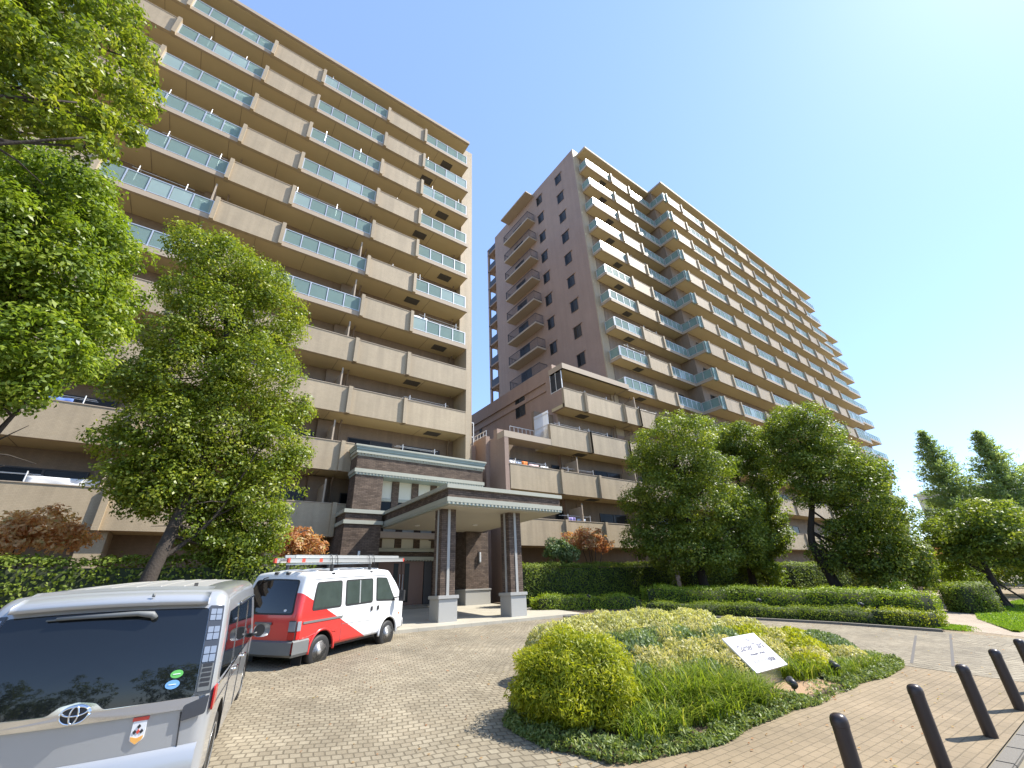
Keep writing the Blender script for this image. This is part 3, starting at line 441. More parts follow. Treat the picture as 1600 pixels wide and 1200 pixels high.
for k_ in range(1, 15):
    z = zB(k_); lowf = k_ >= 11
    put('floor_slab', bslab, TB, 0, 0, z)
    if k_ >= 2 and not lowf:
        put('floor_slab', cslab, TB, 0, 0, z-.05)
        put('glass_railing', get('rear9', lambda: glass_rail(X3-X2-.2, 12, .95, seed=5)), TB, X2+.1, Y3+.04, z+.23)
    if not lowf:
        put('glass_railing', get('sideB1', lambda: glass_rail(1.1, 1, .95, seed=3)), TB, X0+.04, 20.72, z+.28, -PI/2)
        put('glass_railing', get('sideB2', lambda: glass_rail(1.8, 2, .95, seed=7)), TB, X1-.12, Y1-.02, z+.28, -PI/2)
        put('corner_panel', corner_me, TB, X1-.1, Y2+.02, z)
    for sec, yy in ((secB1, Y1), (secB2, Y2)):
        for i, (x0, x1, n) in enumerate(sec):
            wd = x1-x0
            if lowf and sec is secB1: continue
            if n and not lowf:
                put('glass_railing', get(('gB', round(wd, 2), n, (k_+i) % 3), lambda: glass_rail(wd-.2, n, .98, seed=(k_+i) % 3+20)), TB, x0+.1, yy+.04, z+.28)
            else: put('parapet', get(('pB', round(wd, 2)), lambda: parapet_mesh(wd, 1.3)), TB, x0, yy-.01, z)
    for xx in (30.6, 34.2): put_win(winB, TB, xx-.4, 20.74, z+.3)
    if k_ >= 6:
        for xx in (38.6, 46.2, 54.6, 62.6): put_win(winB, TB, xx, 19.18, z+.3)
    put('ceiling_hatch', vent_me, TB, 28.7+.5*(k_ % 2), 20.3, z+.03)
# windows, little balconies and open landings of the end wall
b = MB(); b.box(-.06, .03, -.08, 1.15, 1.27, 1.37); hood_me = b.mesh('window_hood', M['tile_end'])
wE = window_mesh(.95, 1.25)
for k_ in range(10):
    for y1 in (24.0, 27.55):
        if k_ == 9 and y1 < 25: continue
        o = put_win(wE, TB, 25.48, y1, 44.25-SB*k_, -PI/2)
        h = link('window_hood', hood_me, o); h.rotation_euler = (0, 0, PI/2); h.location = (1.05, -.02, 0)
sb = MB(); sb.box(24.35, 25.49, 28.2, 33.4, 0, .22, 0); rear_me = sb.mesh('balcony_slab', M['slab'])
wS = window_mesh(1.8, 2.0)
for k_ in range(10):
    z = 42.15-SB*k_
    put('balcony_slab', rear_me, TB, 0, 0, z)
    put('steel_railing', get('sr', lambda: steel_rail(5.2)), TB, 24.42, 28.2, z+.22, PI/2)
    put('steel_railing', get('sr2', lambda: steel_rail(1.05)), TB, 24.42, 28.24, z+.22)
    put('steel_railing', get('sr2', lambda: steel_rail(1.05)), TB, 24.42, 33.36, z+.22)
    put_win(wS, TB, 25.48, 32.6, z+.25, -PI/2)
b = MB(); b.box(24.2, 25.49, 28.0, 33.6, 46.5, 46.7); b.build('eaves', M['slab'], TB, world=True)
b = MB()                                                   # open landings at the back corner
for k_ in range(13):
    z = 45.1-SB*k_
    b.box(25.9, 26.1, 37.001, 39.0, z-.15, z+.001, 0)
b.box(25.5, 25.75, 38.7, 39.0, 1.3, 46.2, 0); b.box(25.5, 30, 38.4, 39.0, 45.9, 46.2, 0)
for k_ in range(14): b.box(25.5, 30.0, 37.001, 39.0, 45.2-SB*k_-.18, 45.2-SB*k_, 0); b.box(25.52, 25.6, 37.01, 38.7, 45.2-SB*k_+.001, 45.2-SB*k_+.95, 1)
b.box(26.3, 30.0, 37.0, 38.39, 1.3, 45.5, 0)
b.build('stair_landing', [M['tile_end'], M['dark_metal']], TB, world=True)

# annexe: stepped lower floors running out to the left
AY = 19.5
def zN(k): return 13.05-3.02*(k-11)
AX = {11: 18.85, 12: 17.3, 13: 13.95, 14: 13.95}
b = MB(); b.box(19.3, 25.499, 20.9, 37.0, 1.3, 16.95); b.box(19.3, 25.499, 20.9, 37, 16.951, 17.15)
b.box(19.18, 19.299, 20.85, 37.0, 15.9, 16.2, 0); b.box(19.22, 19.299, 20.85, 37.0, 15.2, 15.5, 0); b.box(19.15, 19.299, 20.75, 21.6, 10.4, 17.0)
b.build('annex_wall', M['tile_end'], TB, world=True)
b = MB(); b.box(13.7, 19.299, 21.1, 37.0, 1.3, 10.35); b.box(17.4, 19.14, 21.1, 21.4, 10.35, 13.0); b.box(19.301, 26.4, 20.84, 20.899, 1.3, 16.1); b.build('annex_back_wall', M['tile_dark'], TB, world=True)
b = MB(); b.box(13.65, 13.94, 19.45, 21.09, 1.3, 10.25); b.box(13.4, 13.69, 21.1, 22.6, 1.3, 10.5); b.box(13.01, 13.39, 22.3, 26.0, 1.3, 10.2); b.box(13.65, 14.3, 20.2, 20.6, 10.251, 10.75)
b.build('annex_end_wall', M['tile_end'], TB, world=True)
b = MB(); b.box(13.64, 17.35, 19.44, 20.19, 10.02, 10.42); b.box(14.301, 17.35, 20.19, 20.6, 10.02, 10.75); b.build('annex_cornice', M['slab'], TB, world=True)
b = MB(); b.box(18.85, 25.9, 19.35, 20.83, 16.0, 16.2, 0); b.box(18.83, 26.08, 19.3, 19.5, 16.0, 16.42, 1); b.box(18.83, 19.05, 19.5, 20.83, 16.0, 16.42, 1); b.build('annex_roof', [M['soffit'], M['slab']], TB, world=True)
winN = window_mesh(2.7, 2.0)
for k_ in (11, 12, 13, 14):
    z = zN(k_); xl = AX[k_]
    b = MB(); b.box(xl, 26.05, AY+.14, 20.83 if xl > 18 else 21.09, .03, .26, 0); b.box(xl, X1-.1, AY, AY+.14, 0, .28, 1)
    put('floor_slab', b.mesh('floor_slab', [M['soffit'], M['slab']]), TB, 0, 0, z)
    edges = {11: [18.85, 20.9, 25.1, 26.9, 29.3, 33.0, 37.2], 12: [17.3, 20.9, 24.9, 26.9, 30.0, 33.5, 37.2], 13: [13.98, 17.9, 21.3, 25.4, 29.6, 33.5, 37.2], 14: [13.98, 17.9, 21.3, 25.4, 29.6, 33.5, 37.2]}[k_]
    for a, c in zip(edges, edges[1:]):
        put('parapet', get(('pN', round(c-a, 2), a == edges[0]), lambda: parapet_mesh(c-a, 1.42, (a != edges[0], True))), TB, a, AY-.02, z)
    yw = 20.83
    for xx in ((19.6, 23.2, 28.0, 32.2) if k_ == 11 else (18.0, 22.2, 27.4, 32.0)) if k_ < 13 else (14.6, 18.6, 22.4, 27.2, 32.0):
        put_win(winN, TB, xx, (21.08 if xx < 19.2 else 20.82)-(.08 if xx > 26.4 else 0), z+.3)
    for xx in ((26.9, 25.1) if k_ == 11 else (24.4, 26.4) if k_ == 12 else (19.6, 25.4)):
        if xx == 26.9 or xx == 26.4 or k_ > 12: put('balcony_divider', div_me, TB, xx, AY+.15, z+.28)
        put('drainpipe', pip_me, TB, xx+.5, AY+1.1, z+.28)
    put('ceiling_hatch', vent_me, TB, 20.6+.7*(k_ % 2), 20.3, z+.03)
b = MB(); b.box(18.86, 19.0, 19.66, 20.84, zN(11), zN(11)+1.42); b.build('side_parapet', M['tile_end'], TB, world=True)
wN = window_mesh(1.25, 1.65); put_win(wN, TB, 19.28, 25.7, 14.3, -PI/2); put_win(window_mesh(.35, 1.2), TB, 19.28, 31.4, 14.1, -PI/2)
b = MB()                                                   # white screen beside the top annexe balcony
for i in range(3): b.box(18.88, 18.94, 19.56+.6*i, 19.60+.6*i, zN(11)+1.42, 15.98)
b.box(18.89, 18.93, 19.57, 20.8, zN(11)+1.46, zN(11)+1.5); b.box(18.895, 18.92, 19.6, 20.78, zN(11)+1.5, 15.9, 1); b.build('screen', [M['alu_white'], M['winlit']], TB, world=True)
b = MB()
for i in range(18): b.box(17.33, 17.36, 19.6+i*.085, 19.65+i*.085, 10.45, 12.5)
for z in (10.7, 11.5, 12.3): b.box(17.36, 17.39, 19.58, 21.1, z, z+.05)
b.build('slatted_fence', M['alu'], TB, world=True)
def lrail(x0, x1, y0, y1, z, h, n, m):
    bb = MB(); bb.tube([(x0, y0, z+h), (x1, y1, z+h)], .025, 6); bb.tube([(x0, y0, z+.12), (x1, y1, z+.12)], .02, 6)
    for i in range(n+1): t = i/n; bb.tube([(x0+(x1-x0)*t, y0+(y1-y0)*t, z), (x0+(x1-x0)*t, y0+(y1-y0)*t, z+h)], .015, 6)
    bb.build('terrace_railing', m, TB, world=True)
lrail(15.2, 17.2, 21.0, 21.0, 10.75, .7, 6, M['alu_white']); lrail(13.5, 13.5, 21.2, 22.6, 10.5, .4, 4, M['alu_white'])
b = MB()
for x in (13.05, 13.35, 13.65): b.box(x-.02, x+.02, 23.0, 23.04, 10.2, 12.0)
b.box(13.03, 13.67, 23.0, 23.04, 12.0, 12.05); b.box(13.03, 13.67, 23.0, 23.04, 11.0, 11.05); b.build('roof_gate', M['alu_white'], TB, world=True)
for k_, xx in ((11, 21.3), (11, 27.4), (12, 21.2), (12, 18.4), (13, 14.6), (13, 18.8), (14, 18.4), (5, 31), (8, 30.6), (9, 27.5)):
    put('drying_pole', get(('pole', k_ % 2), lambda: pole_mesh(1.9+.4*(k_ % 2))), TB, xx, AY+.22, (zN if k_ > 10 else zB)(k_)+.1)

# ---------------------------------------------------------------- laundry and bedding on the balconies
def cloth(w, h, seed, bulge=.05):
    b = MB(); rnd = random.Random(seed); nx, nz = 10, 8; ph = rnd.random()*6
    vs = [(i*w/nx, bulge*math.sin(i*1.3+ph)*(.3+.7*(1-j/nz))*1.0+.02*math.sin(j+i), j*h/nz-.03*math.sin(i*.9+ph)*(1-j/nz)) for j in range(nz+1) for i in range(nx+1)]
    b.add(vs, [(j*(nx+1)+i, j*(nx+1)+i+1, (j+1)*(nx+1)+i+1, (j+1)*(nx+1)+i) for j in range(nz) for i in range(nx)]); return b
FAB = {n: plain('cloth_'+n, c, .9, var=.12, scale=6) for n, c in dict(white=(.75, .75, .74), blue=(.12, .2, .5), pale=(.45, .52, .62), orange=(.75, .22, .05), pink=(.7, .5, .48), purple=(.35, .3, .6), teal=(.2, .4, .45)).items()}
def hang(x, y, z, w, h, col, label, seed, cat='laundry', name='towel'):
    o = cloth(w, h, seed).build(name, FAB[col], smooth=True); o.location = (x, y, z); tag(o, label, cat); md = o.modifiers.new('thick', 'SOLIDIFY'); md.thickness = .012
z13 = zN(13)+1.0
hang(14.15, AY+.35, z13, .5, .75, 'white', 'white towel leftmost on the rail of the annexe balcony right of the porch', 1)
hang(14.75, AY+.35, z13, .35, .72, 'pale', 'pale blue cloth between the white and orange towels on the annexe balcony', 2)
hang(15.15, AY+.33, z13, .42, .8, 'orange', 'bright orange towel hanging on the annexe balcony right of the porch', 3)
hang(15.7, AY+.35, z13, .75, .7, 'pink', 'pale pink sheet hanging right beside the orange towel', 4, name='sheet')
hang(16.6, AY+.35, z13, .6, .68, 'white', 'white cloth hanging right of the pale pink sheet', 5)
z14 = zN(14)+1.0
hang(18.6, AY+.35, z14, .5, .72, 'purple', 'light purple shirt cloth on the lowest annexe balcony behind the red leaved shrub', 6, name='laundry_cloth')
hang(19.3, AY+.35, z14, .7, .66, 'pale', 'pale blue cloth on the lowest annexe balcony right of the purple one', 7, name='laundry_cloth')
hang(21.2, AY+.3, zN(11)+1.05, .9, .5, 'white', 'white bedding on the uppermost annexe balcony', 8, name='futon')
hang(-2.2, YF+.3, zA(10)+.95, .9, .72, 'pale', 'pale blue laundry on the balcony left of the porch cornice', 9, name='laundry_cloth')
hang(.8, YF+.3, zA(9)+.98, 1.3, .78, 'white', 'white sheet on the tiled balcony right of the tallest tree', 10, name='sheet')
hang(-5.2, YF+.3, zA(11)+1.0, 1.9, .75, 'white', 'wide white futon on the low balcony behind the tallest tree', 11, name='futon')
hang(-7.9, YF+.3, zA(11)+.98, .9, .7, 'blue', 'blue futon left of the white one on the low balcony', 12, name='futon')
hang(-9.4, YF+.3, zA(11)+.98, .9, .7, 'blue', 'blue futon at the left edge on the low balcony', 13, name='futon')
hang(-5.6, YF+.3, zA(10)+.98, .7, .72, 'blue', 'blue cloth on the balcony behind the left trees', 14, name='laundry_cloth')
hang(8.2, YF+.25, zA(7)+.55, 1.0, .98, 'white', 'white sheet behind the lowest glass railing of the left tower', 15, name='sheet')

# ---------------------------------------------------------------- entrance porch
PO = thing('entrance_porch', 'dark brick entrance porch with pale mouldings and flat canopy on two pillars', 'porch', (9.0, 16.5, 1.1))
def course(b, x0, x1, y0, y1, z0, z1, m, p=.06): b.box(x0-p, x1+p, y0-p, y1, z0, z1, m)
def pillar(x, y, w=.56, bw=.70):
    t0 = PF(y)-.02
    b = MB(); b.box(x-w/2, x+w/2, y-w/2, y+w/2, t0+.76, 4.6)
    p = b.build('pillar', M['dbrick'], PO, world=True)
    s = MB()
    for dx, dy in ((0, -1), (0, 1), (1, 0), (-1, 0)):
        hx, hy = (.05, .015) if dx == 0 else (.015, .05); cx, cy = x+dx*(w/2+.006), y+dy*(w/2+.006)
        s.box(cx-hx, cx+hx, cy-hy, cy+hy, t0+.79, 4.598)
    s.build('stone_strip', M['granite'], p, world=True)
    q = MB(); q.box(x-bw/2, x+bw/2, y-bw/2, y+bw/2, t0-.1, t0+.68); q.box(x-bw/2-.04, x+bw/2+.04, y-bw/2-.04, y+bw/2+.04, t0+.68, t0+.79)
    q.build('plinth', M['granite'], p, world=True, bevel=.012)
pillar(7.38, 14.45); pillar(10.15, 14.25)
b = MB(); cx0, cx1, cy0, cy1 = 6.95, 12.15, 13.45, 19.98
b.box(cx0+.06, cx1-.06, cy0+.06, cy1, 4.60, 4.64, 2); b.box(cx0, cx1, cy0, cy1, 4.88, 5.19, 0)
b.box(cx0-.06, cx1+.06, cy0-.06, cy1, 4.72, 4.88, 1); b.box(cx0-.08, cx1+.08, cy0-.08, cy1, 5.19, 5.33, 1); b.box(cx0-.03, cx1+.03, cy0-.03, cy1, 4.641, 4.719, 3)
n = int((cx1-cx0)/.16)
for i in range(n): x = cx0-.02+i*(cx1-cx0)/n; b.box(x, x+.08, cy0-.055, cy0-.031, 4.645, 4.718, 1)
n = int((cy1-cy0)/.16)
for i in range(n): y = cy0-.02+i*(cy1-cy0)/n; b.box(cx0-.055, cx0-.031, y, y+.08, 4.645, 4.718, 1); b.box(cx1+.031, cx1+.055, y, y+.08, 4.645, 4.718, 1)
b.build('canopy', [M['dbrick'], M['mould'], M['canopy_soffit'], M['mould2']], PO, world=True)
for x, y in ((8.0, 18.4), (9.2, 18.4), (8.0, 16.4), (10.4, 17.4)):
    b = MB(); b.lathe([(.11, 4.57), (.11, 4.599), (.02, 4.599)], 14, (x, y, 0)); b.build('downlight', M['alu_white'], PO, world=True)
gx0, gx1, gy = 5.48, 12.45, 20.0                             # upper front
b = MB(); b.box(gx0, gx1, gy, 21.0, 7.28, 7.9, 0); b.build('frieze', M['dbrick'], PO, world=True)
b = MB(); course(b, gx0, gx1, gy, 21.0, 7.9, 8.02, 0, .02)
course(b, gx0, gx1, gy, 21.0, 8.02, 8.12, 0, .09); course(b, gx0, gx1, gy, 21.0, 8.121, 8.2, 1, .06); course(b, gx0, gx1, gy, 21.0, 8.2, 8.28, 1, .11); course(b, gx0, gx1, gy, 21, 8.281, 8.34, 1, .14); course(b, gx0, gx1, gy, 21.05, 8.34, 8.42, 0, .17)
i = 0
while gx0+i*.16 < gx1: b.box(gx0+i*.16, gx0+i*.16+.08, gy-.06, gy-.021, 7.94, 8.018, 0); i += 1
b.build('cornice', [M['mould'], M['mould2']], PO, world=True)
b = MB(); course(b, gx0, gx1, gy, 21.0, 7.1, 7.279, 0, .07); course(b, gx0, gx1, gy, 21, 7.0, 7.099, 1, .02); i = 0
while gx0+i*.16 < gx1: b.box(gx0+i*.16, gx0+i*.16+.08, gy-.055, gy-.021, 7.02, 7.098, 0); i += 1
b.build('string_course', [M['mould'], M['mould2']], PO, world=True)
for x0, x1 in ((5.5, 6.82), (11.15, 12.42)):
    b = MB(); b.box(x0, x1, gy, 21.0, 5.34, 6.999); b.build('upper_pier', M['dbrick'], PO, world=True)
b = MB(); b.box(6.83, 11.14, 20.75, 20.95, 5.34, 6.998, 0)
for x in (7.55, 8.6, 9.65, 10.7): b.box(x, x+.36, 20.68, 20.749, 5.34, 6.998, 1)
b.box(6.83, 11.14, 20.7, 20.749, 6.0, 6.14, 2); b.box(6.83, 11.14, 20.72, 20.749, 5.34, 5.98, 3)
b.build('clerestory', [M['panel'], M['dbrick'], M['mould'], M['win']], PO, world=True)
for x0, x1, lx in ((5.15, 6.78, 5.9), (11.2, 12.5, 11.95)):
    y0 = 19.6; b = MB(); b.box(x0, x1, y0, 22.2, 1.95, 5.33, 0); p = b.build('pier', M['dbrick'], PO, world=True)
    q = MB(); q.box(x0-.06, x1+.06, y0-.06, 22.2, 1.1, 1.88); q.box(x0-.1, x1+.1, y0-.1, 22.2, 1.88, 1.95); q.build('plinth', M['granite'], p, world=True, bevel=.015)
    q = MB(); course(q, x0, x1, y0, 22.2, 5.18, 5.339, 0, .08); course(q, x0, x1, y0, 22.2, 4.72, 4.88, 0, .06); q.build('moulding', M['mould'], p, world=True)
    l = MB(); l.box(lx-.06, lx+.06, y0-.03, y0-.001, 3.1, 3.65, 0); l.lathe([(.05, 3.14), (.055, 3.2), (.055, 3.56), (.05, 3.6)], 12, (lx, y0-.075, 0), m=1)
    l.build('wall_lamp', [M['dark_metal'], M['alu_white']], PO, world=True)
# entrance wall with the double door
ey = 21.8
b = MB(); b.box(6.79, 7.5, ey, 22.3, 1.2, 5.1); b.box(10.45, 11.19, ey, 22.3, 1.2, 5.1); b.box(7.501, 10.449, ey, 22.3, 3.55, 3.75); b.build('entrance_wall', M['dbrick'], PO, world=True)
b = MB(); b.box(6.79, 11.19, ey-.02, 22.2, 3.95, 5.1, 0)
for x in (7.3, 8.3, 9.3, 10.3): b.box(x, x+.34, ey-.08, ey-.021, 3.95, 5.1, 1)
b.build('transom_panel', [M['panel'], M['dbrick']], PO, world=True)
b = MB(); b.box(6.79, 11.19, ey-.14, ey-.001, 3.78, 3.95, 0); b.box(6.79, 11.19, ey-.16, ey-.001, 3.40, 3.55, 0); i = 0
while i < 27: b.box(6.8+i*.16, 6.88+i*.16, ey-.14, ey-.02, 3.34, 3.40, 0); i += 1
b.build('door_moulding', M['mould'], PO, world=True)
for x0, sgn in ((7.62, 1), (8.82, -1)):
    b = MB(); b.box(x0, x0+1.18, ey+.1, ey+.16, 1.28, 3.38, 0)
    sx = x0+.78 if sgn > 0 else x0+.16; b.box(sx, sx+.24, ey+.085, ey+.101, 1.5, 3.25, 1)
    d = b.build('door', [M['door'], M['win']], PO, world=True)
    h = MB(); hx = x0+1.1 if sgn > 0 else x0+.06; h.tube([(hx, ey+.04, 1.95), (hx, ey+.04, 2.75)], .018, 8); h.box(hx-.012, hx+.012, ey+.04, ey+.1, 2.0, 2.03); h.box(hx-.012, hx+.012, ey+.04, ey+.1, 2.66, 2.69)
    h.build('handle', M['alu'], d, world=True)
b = MB(); b.box(7.5, 7.6, ey+.05, ey+.2, 1.2, 3.39); b.box(10.02, 10.45, ey+.05, ey+.2, 1.2, 3.39); b.box(7.5, 10.45, ey+.2, ey+.4, 1.2, 3.6); b.build('door_frame', M['dark_metal'], PO, world=True)

# ---------------------------------------------------------------- far white building beyond the trees
FB = thing('white_building', 'distant white low building seen between the tall conifers and the right tower', 'building', (118, 27, 1.3))
b = MB(); b.box(108, 128, 8, 21.0, 1.3, 14.2); b.build('wall', M['white_wall'], FB, world=True)
b = MB(); b.box(107.7, 128.3, 7.7, 21.3, 14.2, 14.6); b.build('roof', M['alu_white'], FB, world=True)
wF = window_mesh(2.2, 1.6)
for y in (20.0, 16.5, 13.0):
    for z in (3.0, 6.4, 9.4, 12.0): put_win(wF, FB, 107.97, y, z, -PI/2)
b = MB(); b.box(112, 113.5, 19, 20, 14.6, 15.4); b.tube([(111, 18, 14.6), (111, 18, 18)], .08, 6); b.tube([(110.2, 18, 17.5), (111.8, 18, 17.5)], .05, 6); b.build('rooftop_equipment', M['vent'], FB, world=True)

for i, (x, k_, w_, h_, col, lab) in enumerate([(-5.0, 1, .8, .85, 'white', 'white shirt cloth behind the topmost left glass railing'), (-4.1, 1, .8, .8, 'pink', 'pink cloth behind the topmost left glass railing'),
    (-5.5, 2, .9, .85, 'white', 'white laundry behind the glass railing of the second row from the roof'), (-4.4, 2, .8, .8, 'pale', 'pale blue laundry beside the white one, second row from the roof'),
    (-7.0, 3, 1.0, .8, 'white', 'white bedding at the left end of the third glass row'), (-5.0, 3, 1.6, .85, 'white', 'wide white bedding behind the third glass row on the left'),
    (-4.9, 4, .8, .85, 'pale', 'pale cloth behind the fourth glass row on the left'), (-3.9, 4, .8, .85, 'white', 'white cloth behind the fourth glass row on the left'),
    (-5.4, 6, .45, .6, 'orange', 'red orange garment behind the lowest long glass row on the left'), (-4.6, 6, .8, .7, 'blue', 'blue garment right of the red one behind the glass'), (-3.8, 6, .6, .8, 'white', 'white cloth at the right end of that lowest glass row'),
    (8.15, 3, 1.7, .88, 'white', 'bright white sheets behind the short glass row near the tower corner')]):
    hang(x, YF+.13, zA(k_)+.33, w_, h_, col, lab, 30+i, name='laundry_cloth')
# ---------------------------------------------------------------- vans
M['silver'] = plain('silver_paint', (.40,.41,.42), .28, .35, var=.03, coat=.7)
M['dusty'] = plain('dusty_roof_paint', (.42,.41,.38), .5, .4, var=.12, scale=5)
M['white_paint'] = plain('white_paint', (.74,.74,.73), .25, var=.02, coat=.6)
M['glass'] = plain('tinted_glass', (.008,.010,.012), .03, var=0, spec=.6)
M['glass2'] = plain('green_glass', (.05,.066,.058), .05, var=.5, scale=2.5, spec=.7)
M['rubber'] = plain('black_rubber', (.018,.018,.018), .6, var=.1)
M['black'] = plain('black_plastic', (.03,.03,.032), .45, var=.1)
M['chrome'] = plain('chrome', (.75,.76,.78), .08, 1, var=0)
M['steel'] = plain('wheel_steel', (.50,.50,.49), .35, .7, var=.08, scale=9)
M['grey_pl'] = plain('grey_bumper', (.15,.155,.15), .55, var=.1)
M['lamp_red'] = plain('red_lens', (.45,.015,.015), .12, var=0)
M['lamp_clear'] = plain('clear_lens', (.30,.33,.37), .1, .3, var=.1, scale=20)
M['lamp_dark'] = plain('smoked_lens', (.06,.065,.075), .1, var=0)
M['amber'] = plain('amber_lens', (.7,.16,.02), .2, var=0)
M['st_green'] = plain('green_sticker', (.12,.45,.10), .5, var=0)
M['st_blue'] = plain('blue_sticker', (.16,.36,.65), .5, var=0)
M['st_white'] = plain('white_sticker', (.75,.75,.75), .5, var=0)
M['st_red'] = plain('red_sticker', (.65,.08,.05), .5, var=0)
M['st_orange'] = plain('orange_sticker', (.85,.42,.10), .5, var=0)
M['plate'] = plain('number_plate', (.42,.52,.50), .5, var=.1)
def livery():
    m, n, b = nodes('red_and_white_paint'); b.inputs['Roughness'].default_value = .28; b.inputs['Coat Weight'].default_value = .5; b.inputs['Coat Roughness'].default_value = .05
    tc = N(n, 'ShaderNodeTexCoord'); sp = N(n, 'ShaderNodeSeparateXYZ'); n.links.new(tc.outputs['Object'], sp.inputs[0])
    a = N(n, 'ShaderNodeMath', operation='MULTIPLY_ADD'); a.inputs[1].default_value = .50; n.links.new(sp.outputs[0], a.inputs[0]); n.links.new(sp.outputs[2], a.inputs[2])
    c = N(n, 'ShaderNodeMath', operation='LESS_THAN'); c.inputs[1].default_value = 1.50; n.links.new(a.outputs[0], c.inputs[0])
    mx = N(n, 'ShaderNodeMix', data_type='RGBA'); mx.inputs[6].default_value = (.74, .74, .73, 1); mx.inputs[7].default_value = (.62, .035, .03, 1)
    n.links.new(c.outputs[0], mx.inputs[0]); n.links.new(mx.outputs[2], b.inputs['Base Color']); return m
M['livery'] = livery()
def sm(x, a, b):
    t = min(max((x-a)/(b-a), 0), 1); return t*t*(3-2*t)
class Van:
    """a rounded box shaped by a deforming function; panels are laid on it in its own flat coordinates
       (l from the tail forward, s to the right, z up)"""
    def __init__(v, L, W, z0, z1, r, D, root): v.L, v.W, v.z0, v.z1, v.r, v.D, v.root = L, W, z0, z1, r, D, root
    def P(v, l, s, z): l, s, z = v.D(l, s, z); return (l, -s, z)
    def body(v, mat, arches, rad, inner, step=.09):
        lo = (0, -v.W/2, v.z0); hi = (v.L, v.W/2, v.z1); r = v.r
        def ax(a, b, rr):
            n = max(2, int((b-a-2*rr)/step)); return [a+rr*t for t in (0, .25, .5, .75)]+[a+rr+(b-a-2*rr)*i/n for i in range(n+1)]+[b-rr*t for t in (.75, .5, .25, 0)]
        A = [ax(lo[i], hi[i], r[i]) for i in range(3)]
        bm = bmesh.new()
        for i in range(3):
            j, k = (i+1) % 3, (i+2) % 3
            for side in (0, 1):
                grid = []
                for a in A[j]:
                    row = []
                    for b_ in A[k]:
                        p = [0, 0, 0]; p[i] = hi[i] if side else lo[i]; p[j] = a; p[k] = b_
                        q = [min(max(p[t], lo[t]+r[t]), hi[t]-r[t]) for t in range(3)]
                        d = [(p[t]-q[t])/r[t] for t in range(3)]; ln = math.sqrt(sum(x*x for x in d)) or 1
                        p = [q[t]+r[t]*d[t]/ln if ln else p[t] for t in range(3)]
                        row.append(bm.verts.new(v.P(*p)))
                    grid.append(row)
                for a in range(len(grid)-1):
                    for b_ in range(len(grid[0])-1): bm.faces.new((grid[a][b_], grid[a+1][b_], grid[a+1][b_+1], grid[a][b_+1]))
        bmesh.ops.remove_doubles(bm, verts=bm.verts, dist=1e-4); bmesh.ops.recalc_face_normals(bm, faces=bm.faces)
        me = bpy.data.meshes.new('body'); bm.to_mesh(me); bm.free(); me.materials.append(mat); me.materials.append(inner)
        o = link('body', me)
        cb = MB()
        for l in arches:
            for s in (-1, 1): cb.lathe([(rad, s*(v.W/2-.32)), (rad, s*(v.W/2+.3))] if s > 0 else [(rad, -v.W/2-.3), (rad, -v.W/2+.32)], 40, (l, 0, rad*.92), 'y')
        cme = cb.mesh('cut', inner); cbm = bmesh.new(); cbm.from_mesh(cme); bmesh.ops.recalc_face_normals(cbm, faces=cbm.faces); cbm.to_mesh(cme); cbm.free()
        co = link('cut', cme)
        md = o.modifiers.new('b', 'BOOLEAN'); md.operation = 'DIFFERENCE'; md.solver = 'EXACT'; md.object = co
        dg = bpy.context.evaluated_depsgraph_get(); me2 = bpy.data.meshes.new_from_object(o.evaluated_get(dg))
        me2.materials.clear(); me2.materials.append(mat); me2.materials.append(inner)
        bpy.data.objects.remove(o); bpy.data.objects.remove(co)
        for p in me2.polygons:
            c = p.center; p.material_index = 0
            for l in arches:
                if abs(math.hypot(c.x-l, c.z-rad*.92)-rad) < .02 and abs(c.y) < v.W/2-.02 and abs(c.y) > .4: p.material_index = 1
                if math.hypot(c.x-l, c.z-rad*.92) < rad*.98 and abs(abs(c.y)-(v.W/2-.32)) < .03: p.material_index = 1
            p.use_smooth = True
        me2.set_sharp_from_angle(angle=R(40))
        return link('body', me2, v.root)
    def patch(v, face, pts, off=.006, rings=5, thick=.014):
        """pts in (l,z) for sides, (s,z) for tail/nose, (l,s) for the roof"""
        def pl(a, b, o):
            if face == 'R': return v.P(a, v.W/2+o, b)
            if face == 'L': return v.P(a, -v.W/2-o, b)
            if face == 'B': return v.P(-o, a, b)
            if face == 'F': return v.P(v.L+o, a, b)
            return v.P(a, b, v.z1+o)
        n = len(pts); cx = sum(p[0] for p in pts)/n; cy = sum(p[1] for p in pts)/n
        vs = [pl(a, b, off-thick) for a, b in pts]
        for k in range(rings):
            t = 1-k/rings
            vs += [pl(cx+(a-cx)*t, cy+(b-cy)*t, off) for a, b in pts]
        vs.append(pl(cx, cy, off)); m = len(vs)-1
        fs = [(k*n+i, k*n+(i+1) % n, (k+1)*n+(i+1) % n, (k+1)*n+i) for k in range(rings) for i in range(n)]
        fs += [(rings*n+i, rings*n+(i+1) % n, m) for i in range(n)]
        return vs, fs
    def panel(v, name, mat, face, pts, off=.006, parent=None, mb=None, mi=0):
        b = mb or MB(); vs, fs = v.patch(face, pts, off); b.add(vs, fs, mi)
        if mb: return b
        me = b.mesh(name, mat, True); bm = bmesh.new(); bm.from_mesh(me); bmesh.ops.recalc_face_normals(bm, faces=bm.faces); bm.to_mesh(me); bm.free()
        me.set_sharp_from_angle(angle=R(40)); return link(name, me, parent or v.root)
